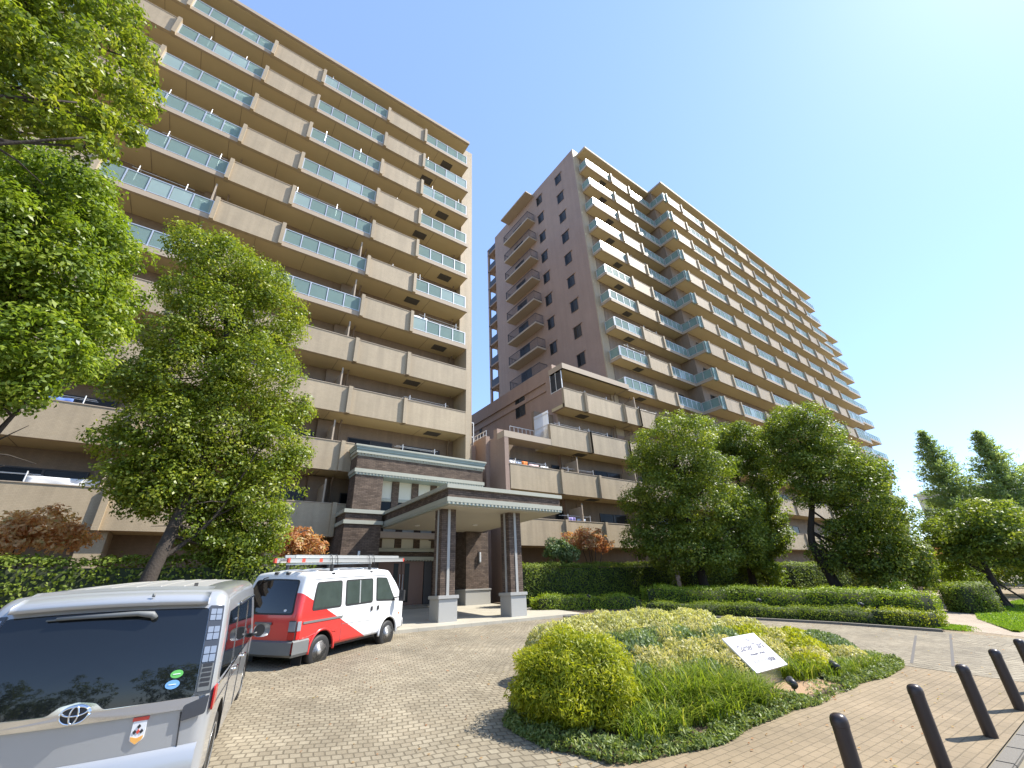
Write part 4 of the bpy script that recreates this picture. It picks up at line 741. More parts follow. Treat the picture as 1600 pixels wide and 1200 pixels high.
def rpoly(pts, r=.05, n=5):
    """polygon with rounded corners, subdivided along its edges"""
    out = []; k = len(pts)
    for i in range(k):
        p, a, b = (Vector(q) for q in (pts[i], pts[i-1], pts[(i+1) % k])); u = (a-p); w_ = (b-p); d = min(r, u.length*.45, w_.length*.45)
        A, B = p+u.normalized()*d, p+w_.normalized()*d
        for j in range(n+1):
            t = j/n; out.append(tuple(A*(1-t)**2+p*2*t*(1-t)+B*t*t))
        nx = Vector(pts[(i+1) % k]); a2 = pts[i]; e = nx-p; m_ = int(e.length/.12)
        if m_ > 1:
            C2 = nx - e.normalized()*min(r, e.length*.45)
            for j in range(1, m_): out.append(tuple(B+(C2-B)*j/m_))
    return out
def rr(a0, a1, b0, b1, r=.05): return rpoly([(a0, b0), (a1, b0), (a1, b1), (a0, b1)], r)
def ell(a, b, ra, rb, n=24): return [(a+ra*math.cos(2*PI*i/n), b+rb*math.sin(2*PI*i/n)) for i in range(n)]
def wheel(parent, l, s, r, w_, style, side):
    """side = +1 right, -1 left; local y points left"""
    y = -s; sg = -side
    wr = thing('wheel', None, None, (l, y, r)); wr.parent = parent
    t = MB(); t.lathe([(r*.62, -w_/2), (r*.90, -w_/2), (r*.985, -w_*.38), (r, -w_*.2), (r, w_*.2), (r*.985, w_*.38), (r*.90, w_/2), (r*.62, w_/2)], 40, axis='y'); t.build('tyre', M['rubber'], wr, True)
    h = MB(); e = sg*w_/2; q = lambda d: e-sg*d
    if style == 'steel':
        h.lathe([(r*.64, q(.0)), (r*.62, q(.012)), (r*.56, q(.018)), (r*.52, q(.055)), (r*.40, q(.045)), (r*.30, q(.025)), (r*.20, q(.02)), (r*.19, q(.0)), (r*.1, q(-.01)), (.001, q(-.012))], 32, axis='y')
        for i in range(10):
            a = 2*PI*i/10; c, d = r*.42*math.cos(a), r*.42*math.sin(a); h.lathe([(.020, q(.040)), (.020, q(.036)), (.001, q(.036))], 8, (c, 0, d), 'y', 1)
    else:
        h.lathe([(r*.66, q(0)), (r*.64, q(.015)), (r*.60, q(.05)), (r*.1, q(.06)), (.001, q(.06))], 32, axis='y', m=1)
        for i in range(10):
            a = 2*PI*i/10; ca, sa = math.cos(a), math.sin(a)
            h.add([(ca*r*.14-sa*x, q(zz), sa*r*.14+ca*x) for x, zz in ((-.016, .012), (.016, .012))]+[(ca*r*.645-sa*x, q(zz), sa*r*.645+ca*x) for x, zz in ((.026, .006), (-.026, .006))], [(0, 1, 2, 3)])
        h.lathe([(r*.66, q(0)), (r*.655, q(-.004)), (r*.61, q(.0)), (r*.605, q(.03))], 32, axis='y'); h.lathe([(r*.18, q(.02)), (r*.17, q(.004)), (.001, q(.0))], 20, axis='y')
    h.build('rim', [M['steel'], M['black']], wr, True)
    return wr

# ---- silver minivan, seen from behind
def silver_D(l, s, z):
    W2 = .895; u = s/W2; t = max(0, (z-.95)/.87)
    s2 = s*(1-.04*t*t-.035*t)*(1-.05*max(0, (l-3.9)/.8)**2)
    back = sm(l, 1.3, 0)
    l2 = l+back*(.10*t+.14*t*t+.10*u*u*.8+.10*max(0, (.55-z)/.4)**2*0)
    if z > .95: l2 -= sm(l, 2.7, 4.7)*(z-.95)*1.30
    l2 -= sm(l, 4.0, 4.7)*.22*u*u
    zr = sm(z, 1.35, 1.82)
    z2 = z-zr*(.035*u*u+.05*((l-2.0)/2.3)**2)
    return l2, s2, z2
VS = thing('minivan', 'silver minivan with dark rear window parked at the lower left, its tail towards the viewer', 'minivan', (-.43, 5.40, .208), R(79.7), rx=R(-.5), ry=-R(3.1))
v = Van(4.70, 1.79, .24, 1.84, (.10, .11, .11), silver_D, VS)
AR = (.92, 3.77)
v.body(M['silver'], AR, .385, M['black'], .07)
fl = MB(); fl.box(.25, 4.4, -.70, .70, .22, .30); fl.build('underbody', M['black'], VS)
for l in AR:
    for s in (-1, 1): wheel(VS, l, s*(.895-.115), .325, .205, 'alloy', s)
rw = v.panel('rear_window', M['glass'], 'B', rpoly([(-.755, .955), (.755, .955), (.745, 1.675), (-.745, 1.675)], .03), .008)
b = MB(); pts = [(-.80, .875), (.80, .875), (.80, .955), (.17, .955), (.11, 1.005), (0, 1.025), (-.11, 1.005), (-.17, .955), (-.80, .955)]
ch = v.panel('chrome_garnish', M['chrome'], 'B', rpoly(pts, .02), .022)
lo = v.panel('plate_recess', M['silver'], 'B', rr(-.40, .40, .38, .60, .03), .010)
v.panel('number_plate', M['st_white'], 'B', rr(-.165, .165, .41, .57, .01), .018)
# emblem of interlocking ovals
em = MB()
def oval(a, b, ra, rb, t, o=.034):
    em.tube([v.P(-o, a+ra*math.cos(2*PI*i/28), b+rb*math.sin(2*PI*i/28)) for i in range(29)], t, 6)
oval(0, .945, .088, .060, .0085); oval(0, .945+.024, .078, .030, .007, .038); oval(0, .945, .026, .056, .007, .040)
emb = em.build('emblem', M['chrome'], VS, True)
v.panel('emblem_backing', M['black'], 'B', ell(0, .945, .084, .056), .030, emb)
# tall outer lamps with their grid of cells, and the small lower lamps
for sg in (1, -1):
    x = lambda a: a*sg
    lamp = v.panel('tail_lamp', M['lamp_dark'], 'B', rpoly([(x(.762), .96), (x(.872), .96), (x(.872), 1.70), (x(.752), 1.70)], .012), .014)
    for zz, nn in ((1.58, 3), (1.40, 3), (1.23, 2)):
        for i in range(2):
            for j in range(2):
                c = .768+i*.049; v.panel('lens_cell', M['lamp_clear'], 'B', rr(min(x(c), x(c+.043)), max(x(c), x(c+.043)), zz-.03+j*.062, zz+.025+j*.062, .006), .018, lamp)
    v.panel('lens_frame', M['grey_pl'], 'B', rr(min(x(.772), x(.862)), max(x(.772), x(.862)), .985, 1.185, .006), .016, lamp)
    for j in range(5):
        c = .782; v.panel('lens_cell', M['black'], 'B', rr(min(x(c), x(c+.07)), max(x(c), x(c+.07)), 1.02+j*.036, 1.045+j*.036, .004), .018, lamp)
    v.panel('lower_lamp', M['lamp_dark'], 'B', rpoly([(x(.70), .79), (x(.865), .82), (x(.872), .955), (x(.70), .90)], .02), .026)
    side = 'R' if sg > 0 else 'L'
    v.panel('tail_lamp', M['lamp_red'], side, rpoly([(.03, .82), (.20, .86), (.16, 1.0), (.02, 1.0)], .02), .012)
    v.panel('quarter_window', M['glass'], side, rpoly([(.26, 1.02), (1.22, 1.0), (1.22, 1.60), (.34, 1.60)], .06), .006)
    v.panel('side_window', M['glass'], side, rpoly([(1.29, 1.0), (2.36, .985), (2.36, 1.60), (1.29, 1.60)], .05), .006)
    v.panel('side_window', M['glass'], side, rpoly([(2.44, .985), (3.62, .97), (3.05, 1.60), (2.44, 1.60)], .05), .006)
    for l in (1.255, 2.40): v.panel('window_pillar', M['chrome'], side, rr(l-.014, l+.014, .99, 1.62, .006), .012)
    wv = MB(); wv.tube([v.P(1.28+.06*i, sg*(.895+.016), 1.615) for i in range(32)], .022, 6); wv.build('window_visor', M['lamp_dark'], VS, True)
    v.panel('belt_trim', M['chrome'], side, rr(.24, 3.66, .962, .986, .006), .010)
    for l in (1.45, 2.32):
        h = MB(); h.tube([v.P(l, sg*.898, .90), v.P(l+.02, sg*.93, .905), v.P(l+.2, sg*.93, .905), v.P(l+.22, sg*.898, .90)], .016, 8); h.build('door_handle', M['chrome'], VS, True)
    for ps in [[v.P(l, sg*.897, .36+i*.05) for i in range(13)] for l in (1.255, 2.40, 3.52)]+[[v.P(.25+.1*i, sg*.897, .83) for i in range(22)]]:
        dl = MB(); dl.tube(ps, .0045, 4); dl.build('door_seam', M['black'], VS)
    mr = MB(); bmx = [v.P(3.35, sg*(.90), 1.02), v.P(3.36, sg*1.0, 1.05)]
    mr.tube(bmx, [.03, .022], 8, 0)
    mo = mr.build('door_mirror', M['black'], VS, True)
    q = MB(); cx, cy, cz = v.P(3.40, sg*1.06, 1.08)
    vs = []; fs = []; n1, n2 = 8, 14
    for i in range(n1+1):
        a = PI/2*i/n1
        for j in range(n2): th = 2*PI*j/n2; vs.append((cx-.03+.10*math.sin(a), cy+.115*math.cos(a)*math.copysign(abs(math.cos(th))**.7, math.cos(th)), cz+.092*math.cos(a)*math.copysign(abs(math.sin(th))**.7, math.sin(th))))
    fs = [(i*n2+j, i*n2+(j+1) % n2, (i+1)*n2+(j+1) % n2, (i+1)*n2+j) for i in range(n1) for j in range(n2)]+[list(range(n2))]
    q.add(vs, fs); q.build('mirror_shell', M['silver'], mo, True)
    g = MB(); g.add([(cx-.033, cy+sg*.03+.072*math.cos(2*PI*j/20), cz+.080*math.sin(2*PI*j/20)) for j in range(20)], [list(range(20))]); g.build('mirror_glass', M['black'], mo)
# roof spoiler, its wiper, washer and grooves of the roof
sp = MB(); n = 24; vs = []
for i in range(n+1):
    s = -.735+1.47*i/n
    for (l, z, o) in ((.26, 1.845, .0), (.02, 1.80, .02), (-.07, 1.755, .0), (-.055, 1.70, 0), (.05, 1.705, .0)):
        p = v.P(max(l, 0), s, min(z, 1.838)); vs.append((p[0]+min(l, 0)-.012, p[1], p[2]+.012+(z-1.838 if z > 1.838 else 0)))
sp.add(vs, [(i*5+j, i*5+j+1, (i+1)*5+j+1, (i+1)*5+j) for i in range(n) for j in range(4)]+[[0, 1, 2, 3, 4], [n*5+j for j in (4, 3, 2, 1, 0)]])
sp.build('roof_spoiler', M['silver'], VS, True)
wp = MB(); wp.tube([v.P(-.03, .33, 1.60), v.P(-.055, .31, 1.635), v.P(-.06, .20, 1.65), v.P(-.045, -.38, 1.645)], [.026, .028, .020, .011], 8); wp.tube([v.P(-.03, .15, 1.64), v.P(-.03, -.45, 1.635)], .008, 6); wp.lathe([(.012, 0), (.012, .03), (.001, .03)], 8, v.P(-.09, .28, 1.79), m=0)
wp.build('rear_wiper', M['grey_pl'], VS, True)
v.panel('roof_panel', M['dusty'], 'T', rr(.35, 2.9, -.62, .62, .06), .004)
for s in (-.42, -.21, 0, .21, .42):
    rb = MB(); rb.tube([v.P(.42+.1*i, s, 1.84+.004) for i in range(24)], .007, 6); rb.build('roof_rib', M['dusty'], VS, True)
an = MB(); an.prism([(0, .0), (.13, -.014), (.16, 0), (.13, .014)], 0, .035); a_ = an.build('antenna', M['black'], VS); a_.location = v.P(.34, .52, 1.845)
sq = MB(); sq.tube([v.P(-.006, .735-.004*i, .36+.045*i) for i in range(12)], .005, 4); sq.tube([v.P(-.006, -.735+.004*i, .36+.045*i) for i in range(12)], .005, 4); sq.build('tailgate_seam', M['black'], VS)
bp = MB(); n = 20; vs = []
for i in range(n+1):
    s = -.85+1.7*i/n
    for l, z in ((0, .62), (-.05, .58), (-.055, .36), (0, .27)): p = v.P(0, s, z); vs.append((p[0]+l-.003, p[1], z))
bp.add(vs, [(i*4+j, i*4+j+1, (i+1)*4+j+1, (i+1)*4+j) for i in range(n) for j in range(3)]); bp.build('rear_bumper', M['silver'], VS, True)
# stickers on the tail
v.panel('sticker', M['st_green'], 'B', ell(.60, 1.135, .045, .029), .012, rw); v.panel('sticker', M['st_blue'], 'B', ell(.585, 1.062, .050, .032), .012, rw)
for zz, cc in ((1.135, .60), (1.062, .585)):
    v.panel('sticker_line', M['st_white'], 'B', rr(cc-.026, cc+.026, zz-.002, zz+.003, .001), .015, rw)
bd = v.panel('badge_sticker', M['st_white'], 'B', rpoly([(.385, .84), (.475, .84), (.475, .715), (.43, .68), (.385, .715)], .012), .010)
v.panel('badge_band', M['st_red'], 'B', rr(.378, .482, .84, .865, .004), .013, bd)
v.panel('badge_edge', M['st_orange'], 'B', rpoly([(.388, .74), (.43, .725), (.472, .74), (.466, .712), (.43, .684), (.394, .712)], .006), .012, bd)
for a, c, mt in ((0, .802, 'st_dark'), (-.022, .768, 'st_dark'), (.022, .768, 'st_dark'), (0, .768, 'st_red')):
    mm = M['black'] if mt == 'st_dark' else M['st_red']; h_ = .017
    v.panel('badge_diamond', mm, 'B', [(.43+a, c-h_), (.43+a+.013, c), (.43+a, c+h_), (.43+a-.013, c)], .013, bd)
v.panel('windscreen', M['glass'], 'F', rpoly([(-.72, 1.0), (.72, 1.0), (.66, 1.68), (-.66, 1.68)], .06), .006)
for sg in (1, -1): v.panel('headlamp', M['lamp_clear'], 'F', rpoly([(sg*.45, .66), (sg*.82, .72), (sg*.83, .92), (sg*.45, .86)], .03), .01)
v.panel('grille', M['black'], 'F', rr(-.5, .5, .38, .62, .04), .01)

# ---- white and red work van with a ladder on its roof
def white_D(l, s, z):
    W2 = .82; u = s/W2; t = max(0, (z-1.0)/.87)
    s2 = s*(1-.10*t)*(1-.06*max(0, (l-3.3)/.7)**2)
    back = sm(l, 1.2, 0); l2 = l+back*(.13*t+.09*t*t+.06*u*u)
    if z > 1.05: l2 -= sm(l, 2.5, 4.05)*(z-1.05)*.80
    l2 -= sm(l, 3.4, 4.05)*(.20*u*u+.05*max(0, (.75-z))*0)
    zr = sm(z, 1.4, 1.87)
    return l2, s2, z-zr*(.05*u*u+.03*((l-1.9)/2)**2)
VW = thing('van', 'white work van with red rear half and diagonal colour split, ladder on its roof', 'van', (1.545, 11.0, .583), R(34.3), rx=R(2.3), ry=-R(2.35))
v = Van(4.05, 1.64, .36, 1.87, (.07, .08, .09), white_D, VW)
AR = (.78, 3.12)
v.body(M['livery'], AR, .365, M['black'], .07)
fl = MB(); fl.box(.2, 3.8, -.66, .66, .30, .42); fl.build('underbody', M['black'], VW)
for l in AR:
    for s in (-1, 1):
        wheel(VW, l, s*(.82-.085), .305, .18, 'steel', s)
        f = MB(); rad = .365; f.tube([v.P(l+rad*1.03*math.cos(a), s*.826, rad*.92+rad*1.03*math.sin(a)) for a in [R(-5+190*i/24) for i in range(25)]], .028, 6); f.build('arch_flare', M['livery'], VW, True)
        if l < 1:
            q = MB(); x0 = l-.42; q.box(x0, x0+.012, -s*.64-.13, -s*.64+.13, .10, .42); q.build('mud_flap', M['rubber'], VW)
fr = v.panel('rear_window_frame', M['rubber'], 'B', rpoly([(-.70, 1.04), (.70, 1.04), (.655, 1.72), (-.655, 1.72)], .07), .006)
v.panel('rear_window', M['glass'], 'B', rpoly([(-.67, 1.07), (.67, 1.07), (.63, 1.69), (-.63, 1.69)], .06), .010, fr)
v.panel('sticker', M['st_white'], 'B', ell(.50, 1.12, .035, .022), .014, fr)
bp = MB(); n = 22; vs = []
for i in range(n+1):
    s = -.83+1.66*i/n
    for l, z in ((.02, .60), (-.07, .57), (-.08, .36), (0, .31)): p = v.P(0, s*.99, z); vs.append((p[0]+l, p[1]*1.012, z))
bp.add(vs, [(i*4+j, i*4+j+1, (i+1)*4+j+1, (i+1)*4+j) for i in range(n) for j in range(3)])
for sg in (1, -1):
    vs = []
    for i in range(6):
        l = .0+.075*i
        for o, z in ((0, .60), (.028, .57), (.028, .36), (0, .31)): p = v.P(l, sg*(.82+o), z); vs.append((p[0]-.05*(1-i/5), p[1], z))
    bp.add(vs, [(i*4+j, i*4+j+1, (i+1)*4+j+1, (i+1)*4+j) for i in range(5) for j in range(3)])
bp.build('rear_bumper', M['grey_pl'], VW)
v.panel('plate_lamp', M['grey_pl'], 'B', rr(-.20, .24, .86, .91, .015), .03)
v.panel('number_plate', M['plate'], 'B', rr(-.15, .18, .685, .84, .01), .012)
for sg in (1, -1):
    side = 'R' if sg > 0 else 'L'
    x = lambda a: a*sg
    lm = v.panel('tail_lamp', M['black'], 'B', rr(min(x(.655), x(.815)), max(x(.655), x(.815)), .60, .94, .02), .012)
    v.panel('lens', M['lamp_red'], 'B', rr(min(x(.662), x(.808)), max(x(.662), x(.808)), .61, .74, .015), .020, lm); v.panel('lens', M['lamp_clear'], 'B', rr(min(x(.662), x(.808)), max(x(.662), x(.808)), .755, .925, .015), .020, lm)
    lm2 = v.panel('tail_lamp', M['lamp_red'], side, rr(.015, .10, .61, .75, .012), .012); v.panel('lens', M['lamp_clear'], side, rr(.015, .11, .755, .925, .012), .013, lm2)
    for a, c, z0, z1, q in ((.36, 1.30, 1.08, 1.66, 0), (1.42, 2.42, 1.08, 1.66, 1)):
        fr = v.panel('side_window', M['rubber'], side, rr(a, c, z0, z1, .07), .006)
        v.panel('pane', M['glass2'], side, rr(a+.035, c-.035, z0+.035, z1-.035, .05), .010, fr)
        if q: v.panel('window_bar', M['alu'], side, rr(1.90, 1.935, z0+.03, z1-.03, .008), .014, fr)
    fr = v.panel('side_window', M['rubber'], side, rpoly([(2.55, 1.10), (3.38, 1.05), (3.20, 1.66), (2.55, 1.68)], .05), .006)
    v.panel('pane', M['glass2'], side, rpoly([(2.585, 1.13), (3.33, 1.09), (3.18, 1.63), (2.585, 1.65)], .04), .010, fr)
    v.panel('slide_rail', M['grey_pl'], side, rr(.16, 1.36, .865, .905, .01), .014)
    for l in (2.38, 2.63): v.panel('door_handle', M['black'], side, rr(l-.03, l+.03, .90, 1.0, .015), .022)
    for ps in [[v.P(l, sg*.822, .42+i*.06) for i in range(22)] for l in (1.36, 2.50)]+[[v.P(1.36+.1*i, sg*.822, .74-.004*i) for i in range(12)]]:
        dl = MB(); dl.tube(ps, .0045, 4); dl.build('door_seam', M['grey_pl'], VW)
    cr = MB(); cr.tube([v.P(.12+.12*i, sg*.822, .60+(.09*math.exp(-((.12+.12*i-.78)/.35)**2))) for i in range(10)], .012, 6); cr.build('body_crease', M['livery'], VW, True)
    v.panel('side_marker', M['amber'], side, rr(3.60, 3.68, .72, .76, .01), .012)
    mr = MB(); p = v.P(3.30, sg*.82, 1.12); mr.tube([p, (p[0]+.10, p[1]-sg*.12, p[2]+.02)], .016, 6); c = (p[0]+.12, p[1]-sg*.20, p[2]+.06); mr.box(c[0]-.05, c[0]+.04, c[1]-.075, c[1]+.075, c[2]-.14, c[2]+.12); mr.build('door_mirror', M['black'], VW, bevel=.015)
    v.panel('headlamp', M['lamp_clear'], 'F', rr(min(x(.42), x(.74)), max(x(.42), x(.74)), .68, .90, .03), .01); v.panel('roof_gutter', M['white_paint'], side, rr(.10, 3.2, 1.735, 1.76, .008), .016)
v.panel('windscreen', M['glass'], 'F', rpoly([(-.72, 1.12), (.72, 1.12), (.64, 1.72), (-.64, 1.72)], .07), .006)
v.panel('front_bumper', M['white_paint'], 'F', rr(-.80, .80, .38, .60, .06), .05)
for l in (.55, 1.35, 2.25, 3.0):
    rb = MB(); rb.tube([v.P(l, -.62+.062*i, 1.875) for i in range(21)], .018, 6); rb.build('roof_rib', M['white_paint'], VW, True)
b = MB(); p = v.P(-.02, -.30, 1.76); b.tube([(p[0], p[1], p[2]), (p[0]-.06, p[1]+.05, p[2]-.02), (p[0]-.0, p[1]+.26, p[2]-.20)], .012, 6)
for s in (-.1, .25): q = v.P(.0, s, 1.83); b.box(q[0]-.03, q[0]+.05, q[1]-.04, q[1]+.04, q[2]-.02, q[2]+.03)
b.build('rear_wiper', M['black'], VW)
for l in (1.0, 2.35):                                       # the roof carrier
    rk = MB(); hz = 1.99
    rk.box(l-.018, l+.018, -.70, .70, hz-.02, hz+.015, 0)
    for s in (-1, 1): rk.box(l-.03, l+.03, s*.66-.025, s*.66+.025, 1.74, hz-.021, 1); rk.box(l-.045, l+.045, s*.71-.03, s*.71+.03, 1.72, 1.80, 1)
    rk.build('roof_rack', [M['alu'], M['black']], VW)
# the ladder lies on the rack: a thing of its own, sharing the van's pose
def posed(name, label, cat): o = thing(name, label, cat); o.matrix_world = VW.matrix_world.copy(); o.location = VW.location; o.rotation_euler = VW.rotation_euler; return o
LD = posed('ladder', 'long aluminium extension ladder tied on the roof rack of the white and red van', 'ladder')
for s in (-.62, -.26):
    b = MB(); b.box(-.20, 3.86, s-.014, s+.014, 2.012, 2.105); b.box(-.20, 3.86, s-.026, s+.026, 2.012, 2.02); b.box(-.20, 3.86, s-.026, s+.026, 2.098, 2.106); b.build('rail', M['alu'], LD)
for s in (-.58, -.30):
    b = MB(); b.box(-.02, 3.70, s-.012, s+.012, 2.107, 2.165); b.build('rail', M['alu'], LD)
b = MB(); b.tube([(-.1, -.62, 2.06), (-.1, -.26, 2.06)], .016, 8); rung = b.mesh('rung', M['alu'], True)
for i in range(13): r_ = link('rung', rung, LD); r_.location = (.31*i, 0, 0)
for s in (-.62, -.26):
    for x0 in (-.25, 3.86): b = MB(); b.box(x0, x0+.05, s-.024, s+.024, 2.015, 2.10); b.build('end_cap', M['st_red'], LD)
for x0 in (.12, .62): b = MB(); b.box(x0, x0+.09, -.637, -.634+.0, 2.02, 2.10); b.build('red_tape', M['st_red'], LD)
for l in (1.0, 1.18, 2.35, 2.53):
    b = MB(); b.tube([(l-.05, -.70, 1.97), (l-.03, -.66, 2.11), (l, -.60, 2.18), (l+.02, -.28, 2.18), (l+.05, -.22, 2.0)], .010, 6); b.build('tie_strap', M['black'], LD)
# ---------------------------------------------------------------- foliage
def fresh(c, a): return [tuple(x*a for x in k) for k in c]
L = {}
L['camphor'] = leaf('camphor_leaf', [(.075, .115, .014), (.15, .205, .02), (.25, .295, .035), (.38, .38, .07)], .42, rough=.42, spec=.4)
L['bright'] = leaf('bright_leaf', [(.07, .115, .014), (.14, .21, .022), (.23, .30, .035), (.34, .38, .07)], .42, rough=.42, spec=.4)
L['dark'] = leaf('dark_leaf', [(.06, .095, .018), (.12, .17, .025), (.21, .26, .035), (.34, .36, .055)], .42, rough=.45)
L['conifer'] = leaf('conifer_leaf', [(.13, .20, .11), (.20, .28, .13), (.28, .35, .15), (.36, .40, .17)], .55)  # tones lightened to stand in for haze over the distant trees
L['hedge'] = leaf('hedge_leaf', [(.07, .105, .018), (.125, .175, .025), (.19, .245, .035), (.31, .34, .07)], .4, rough=.55, spec=.2)
L['lime'] = leaf('lime_hedge_leaf', [(.09, .15, .014), (.17, .25, .018), (.28, .36, .024), (.40, .46, .05)], .42)
L['gold'] = leaf('golden_needle', [(.09, .13, .008), (.20, .25, .012), (.33, .35, .02), (.46, .44, .04)], .38)
L['cream'] = leaf('variegated_leaf', [(.10, .15, .03), (.26, .29, .09), (.45, .44, .18), (.60, .56, .30)], .35)
L['pinkish'] = leaf('cream_pink_leaf', [(.16, .20, .05), (.33, .34, .11), (.50, .46, .20), (.58, .50, .28)], .35)
L['bluegreen'] = leaf('blue_green_leaf', [(.05, .09, .035), (.09, .15, .055), (.16, .22, .09), (.26, .32, .15)], .3)
L['grass'] = leaf('strap_leaf', [(.08, .13, .015), (.16, .23, .022), (.28, .34, .04), (.48, .43, .12)], .38)
L['lawn'] = leaf('lawn_blade', [(.09, .17, .012), (.15, .26, .02), (.23, .34, .03), (.32, .40, .06)], .4)
L['edge'] = leaf('edging_leaf', [(.08, .12, .03), (.14, .19, .045), (.22, .27, .08), (.34, .37, .14)], .32)
L['maple'] = leaf('turning_leaf', [(.34, .15, .08), (.48, .25, .12), (.52, .36, .16), (.34, .36, .12)], .45, tcol=(1.3, 1.0, .6))
L['orange'] = leaf('orange_leaf', [(.55, .30, .15), (.66, .44, .22), (.68, .52, .26), (.46, .46, .18)], .5, tcol=(1.3, 1.0, .6))
M['leaf_core'] = plain('dark_inner_twigs', (.035, .045, .018), .95, var=.4, scale=8)  # one dark green for the solid cores behind hedge and mound leaves
def leafmesh(name, mats, pos, nrm, size, aspect=.5, var=None, rng=None, axis=None, core=None, fold=.25):
    """one rhombic leaf per row of pos; 'axis' is the way the leaf points"""
    n = len(pos); nrm = nrm/np.maximum(1e-6, np.linalg.norm(nrm, axis=1))[:, None]
    a = rng.normal(size=(n, 3)) if axis is None else axis+rng.normal(size=(n, 3))*.25
    a -= nrm*np.sum(a*nrm, axis=1)[:, None]; a /= np.maximum(1e-6, np.linalg.norm(a, axis=1))[:, None]
    t = np.cross(nrm, a); sz = size*np.exp(rng.normal(size=n)*.15) if np.isscalar(size) else size
    L_ = a*sz[:, None]; W_ = t*(sz*aspect*.5)[:, None]; F_ = nrm*(sz*aspect*fold)[:, None]
    v = np.empty((n, 4, 3), np.float32); v[:, 0] = pos-L_*.5; v[:, 1] = pos+W_+F_; v[:, 2] = pos+L_*.5; v[:, 3] = pos-W_+F_
    cv, cf = (core.v, core.f) if core else ([], [])
    nc = len(cv); cl = [len(f) for f in cf]
    me = bpy.data.meshes.new(name)
    me.vertices.add(nc+4*n); me.loops.add(sum(cl)+4*n); me.polygons.add(len(cf)+n)
    co = np.concatenate([np.array(cv, np.float32).reshape(-1), v.reshape(-1)]) if nc else v.reshape(-1)
    me.vertices.foreach_set('co', co)
    li = np.concatenate([np.array([i for f in cf for i in f], np.int32), np.arange(nc, nc+4*n, dtype=np.int32)])
    me.loops.foreach_set('vertex_index', li)
    ls = np.concatenate([np.cumsum([0]+cl)[:-1] if cl else np.zeros(0), sum(cl)+4*np.arange(n)]).astype(np.int32)
    me.polygons.foreach_set('loop_start', ls)
    for m in mats: me.materials.append(m)
    me.polygons.foreach_set('material_index', np.concatenate([np.ones(len(cf)), np.zeros(n)]).astype(np.int32))
    at = me.attributes.new('var', 'FLOAT', 'POINT')
    vv = var if var is not None else rng.random(n)
    at.data.foreach_set('value', np.concatenate([np.zeros(nc), np.repeat(np.clip(vv, 0, 1), 4)]).astype(np.float32))
    me.update(); me.validate(); return me
def unit(v): return v/np.maximum(1e-6, np.linalg.norm(v, axis=-1))[..., None]
def clumps(blobs, leaves, seed, sub=.30, per=34, flat=.75, up=.35, droop=0):
    """leaf positions grouped in small sprays near the surface of each crown clump"""
    rng = np.random.default_rng(seed); B = np.array(blobs); wgt = B[:, 3]**2; P = []; Nn = []; V = []
    for (x, y, z, r), w_ in zip(B, wgt/wgt.sum()):
        ns = max(3, int(leaves*w_/per)); d = unit(rng.normal(size=(ns, 3))); rad = r*rng.uniform(.45, 1.05, ns)**.7
        c = np.array([x, y, z])+d*rad[:, None]*np.array([1, 1, .92])
        m = rng.poisson(per, ns); idx = np.repeat(np.arange(ns), m)
        sr = sub*min(1.1, .6+r*.45)*rng.uniform(.75, 1.3, ns)            # each spray is a small dome of leaves
        u_ = unit(rng.normal(size=(len(idx), 3))+np.array([0, 0, .35])+d[idx]*.5); off = u_*(sr[idx]*rng.uniform(.55, 1.08, len(idx)))[:, None]*np.array([1.15, 1.15, flat])
        off += rng.normal(size=off.shape)*.03
        P.append(c[idx]+off); Nn.append(u_*.75+d[idx]*.15+np.array([0, 0, up])+rng.normal(size=(len(idx), 3))*.42)
        bv = rng.beta(2.2, 2.2, ns)*.75; V.append(bv[idx]+rng.normal(size=len(idx))*.16+.08)
    return np.concatenate(P), np.concatenate(Nn), np.concatenate(V), rng
def crown(parent, blobs, mat, leaves, size, seed, aspect=.5, origin_=None, **kw):
    P, Nn, V, rng = clumps(blobs, leaves, seed, **kw); P = P-np.array(origin_ or origin(parent))
    return link('crown', leafmesh('crown', [mat], P, Nn, size, aspect, V, rng), parent)
def trunk(parent, path, r0, r1, limbs, seed, rl=.45, base=None):
    """tapered, slightly crooked trunk with limbs running into the crown"""
    rnd = random.Random(seed); b = MB(); o = origin(parent); pts = [Vector(p)-o for p in path]
    def spline(ps, n):
        out = []
        for i in range(len(ps)-1):
            p0, p1, p2, p3 = ps[max(i-1, 0)], ps[i], ps[i+1], ps[min(i+2, len(ps)-1)]
            for j in range(n):
                t = j/n; out.append(.5*((2*p1)+(p2-p0)*t+(2*p0-5*p1+4*p2-p3)*t*t+(3*p1-p0-3*p2+p3)*t**3))
        return out+[ps[-1]]
    sp = spline(pts, 5); k = len(sp)
    rad = [(r0+(r1-r0)*i/(k-1))*(1+.45*max(0, 1-i/3.0)**2) for i in range(k)]
    b.tube(sp, rad, 12)
    for q, frac in limbs:
        a = sp[int(frac*(k-1))]; e = Vector(q)-o; d = e-a
        mid = a+d*.45+Vector((rnd.uniform(-.2, .2), rnd.uniform(-.2, .2), -.10*d.length)); ra = rad[int(frac*(k-1))]*rl
        ls = spline([a, mid, e], 5); b.tube(ls, [ra*(1-.8*i/(len(ls)-1)) for i in range(len(ls))], 7)
        for _ in range(3):
            s_ = ls[rnd.randint(4, 8)]; e2 = s_+Vector((rnd.uniform(-1, 1), rnd.uniform(-1, 1), rnd.uniform(-.2, .9)))*d.length*.35
            b.tube([s_, (s_+e2)/2+Vector((0, 0, .05)), e2], [ra*.35, ra*.22, ra*.08], 5)
    return b.build('trunk', M['bark'], parent, True)
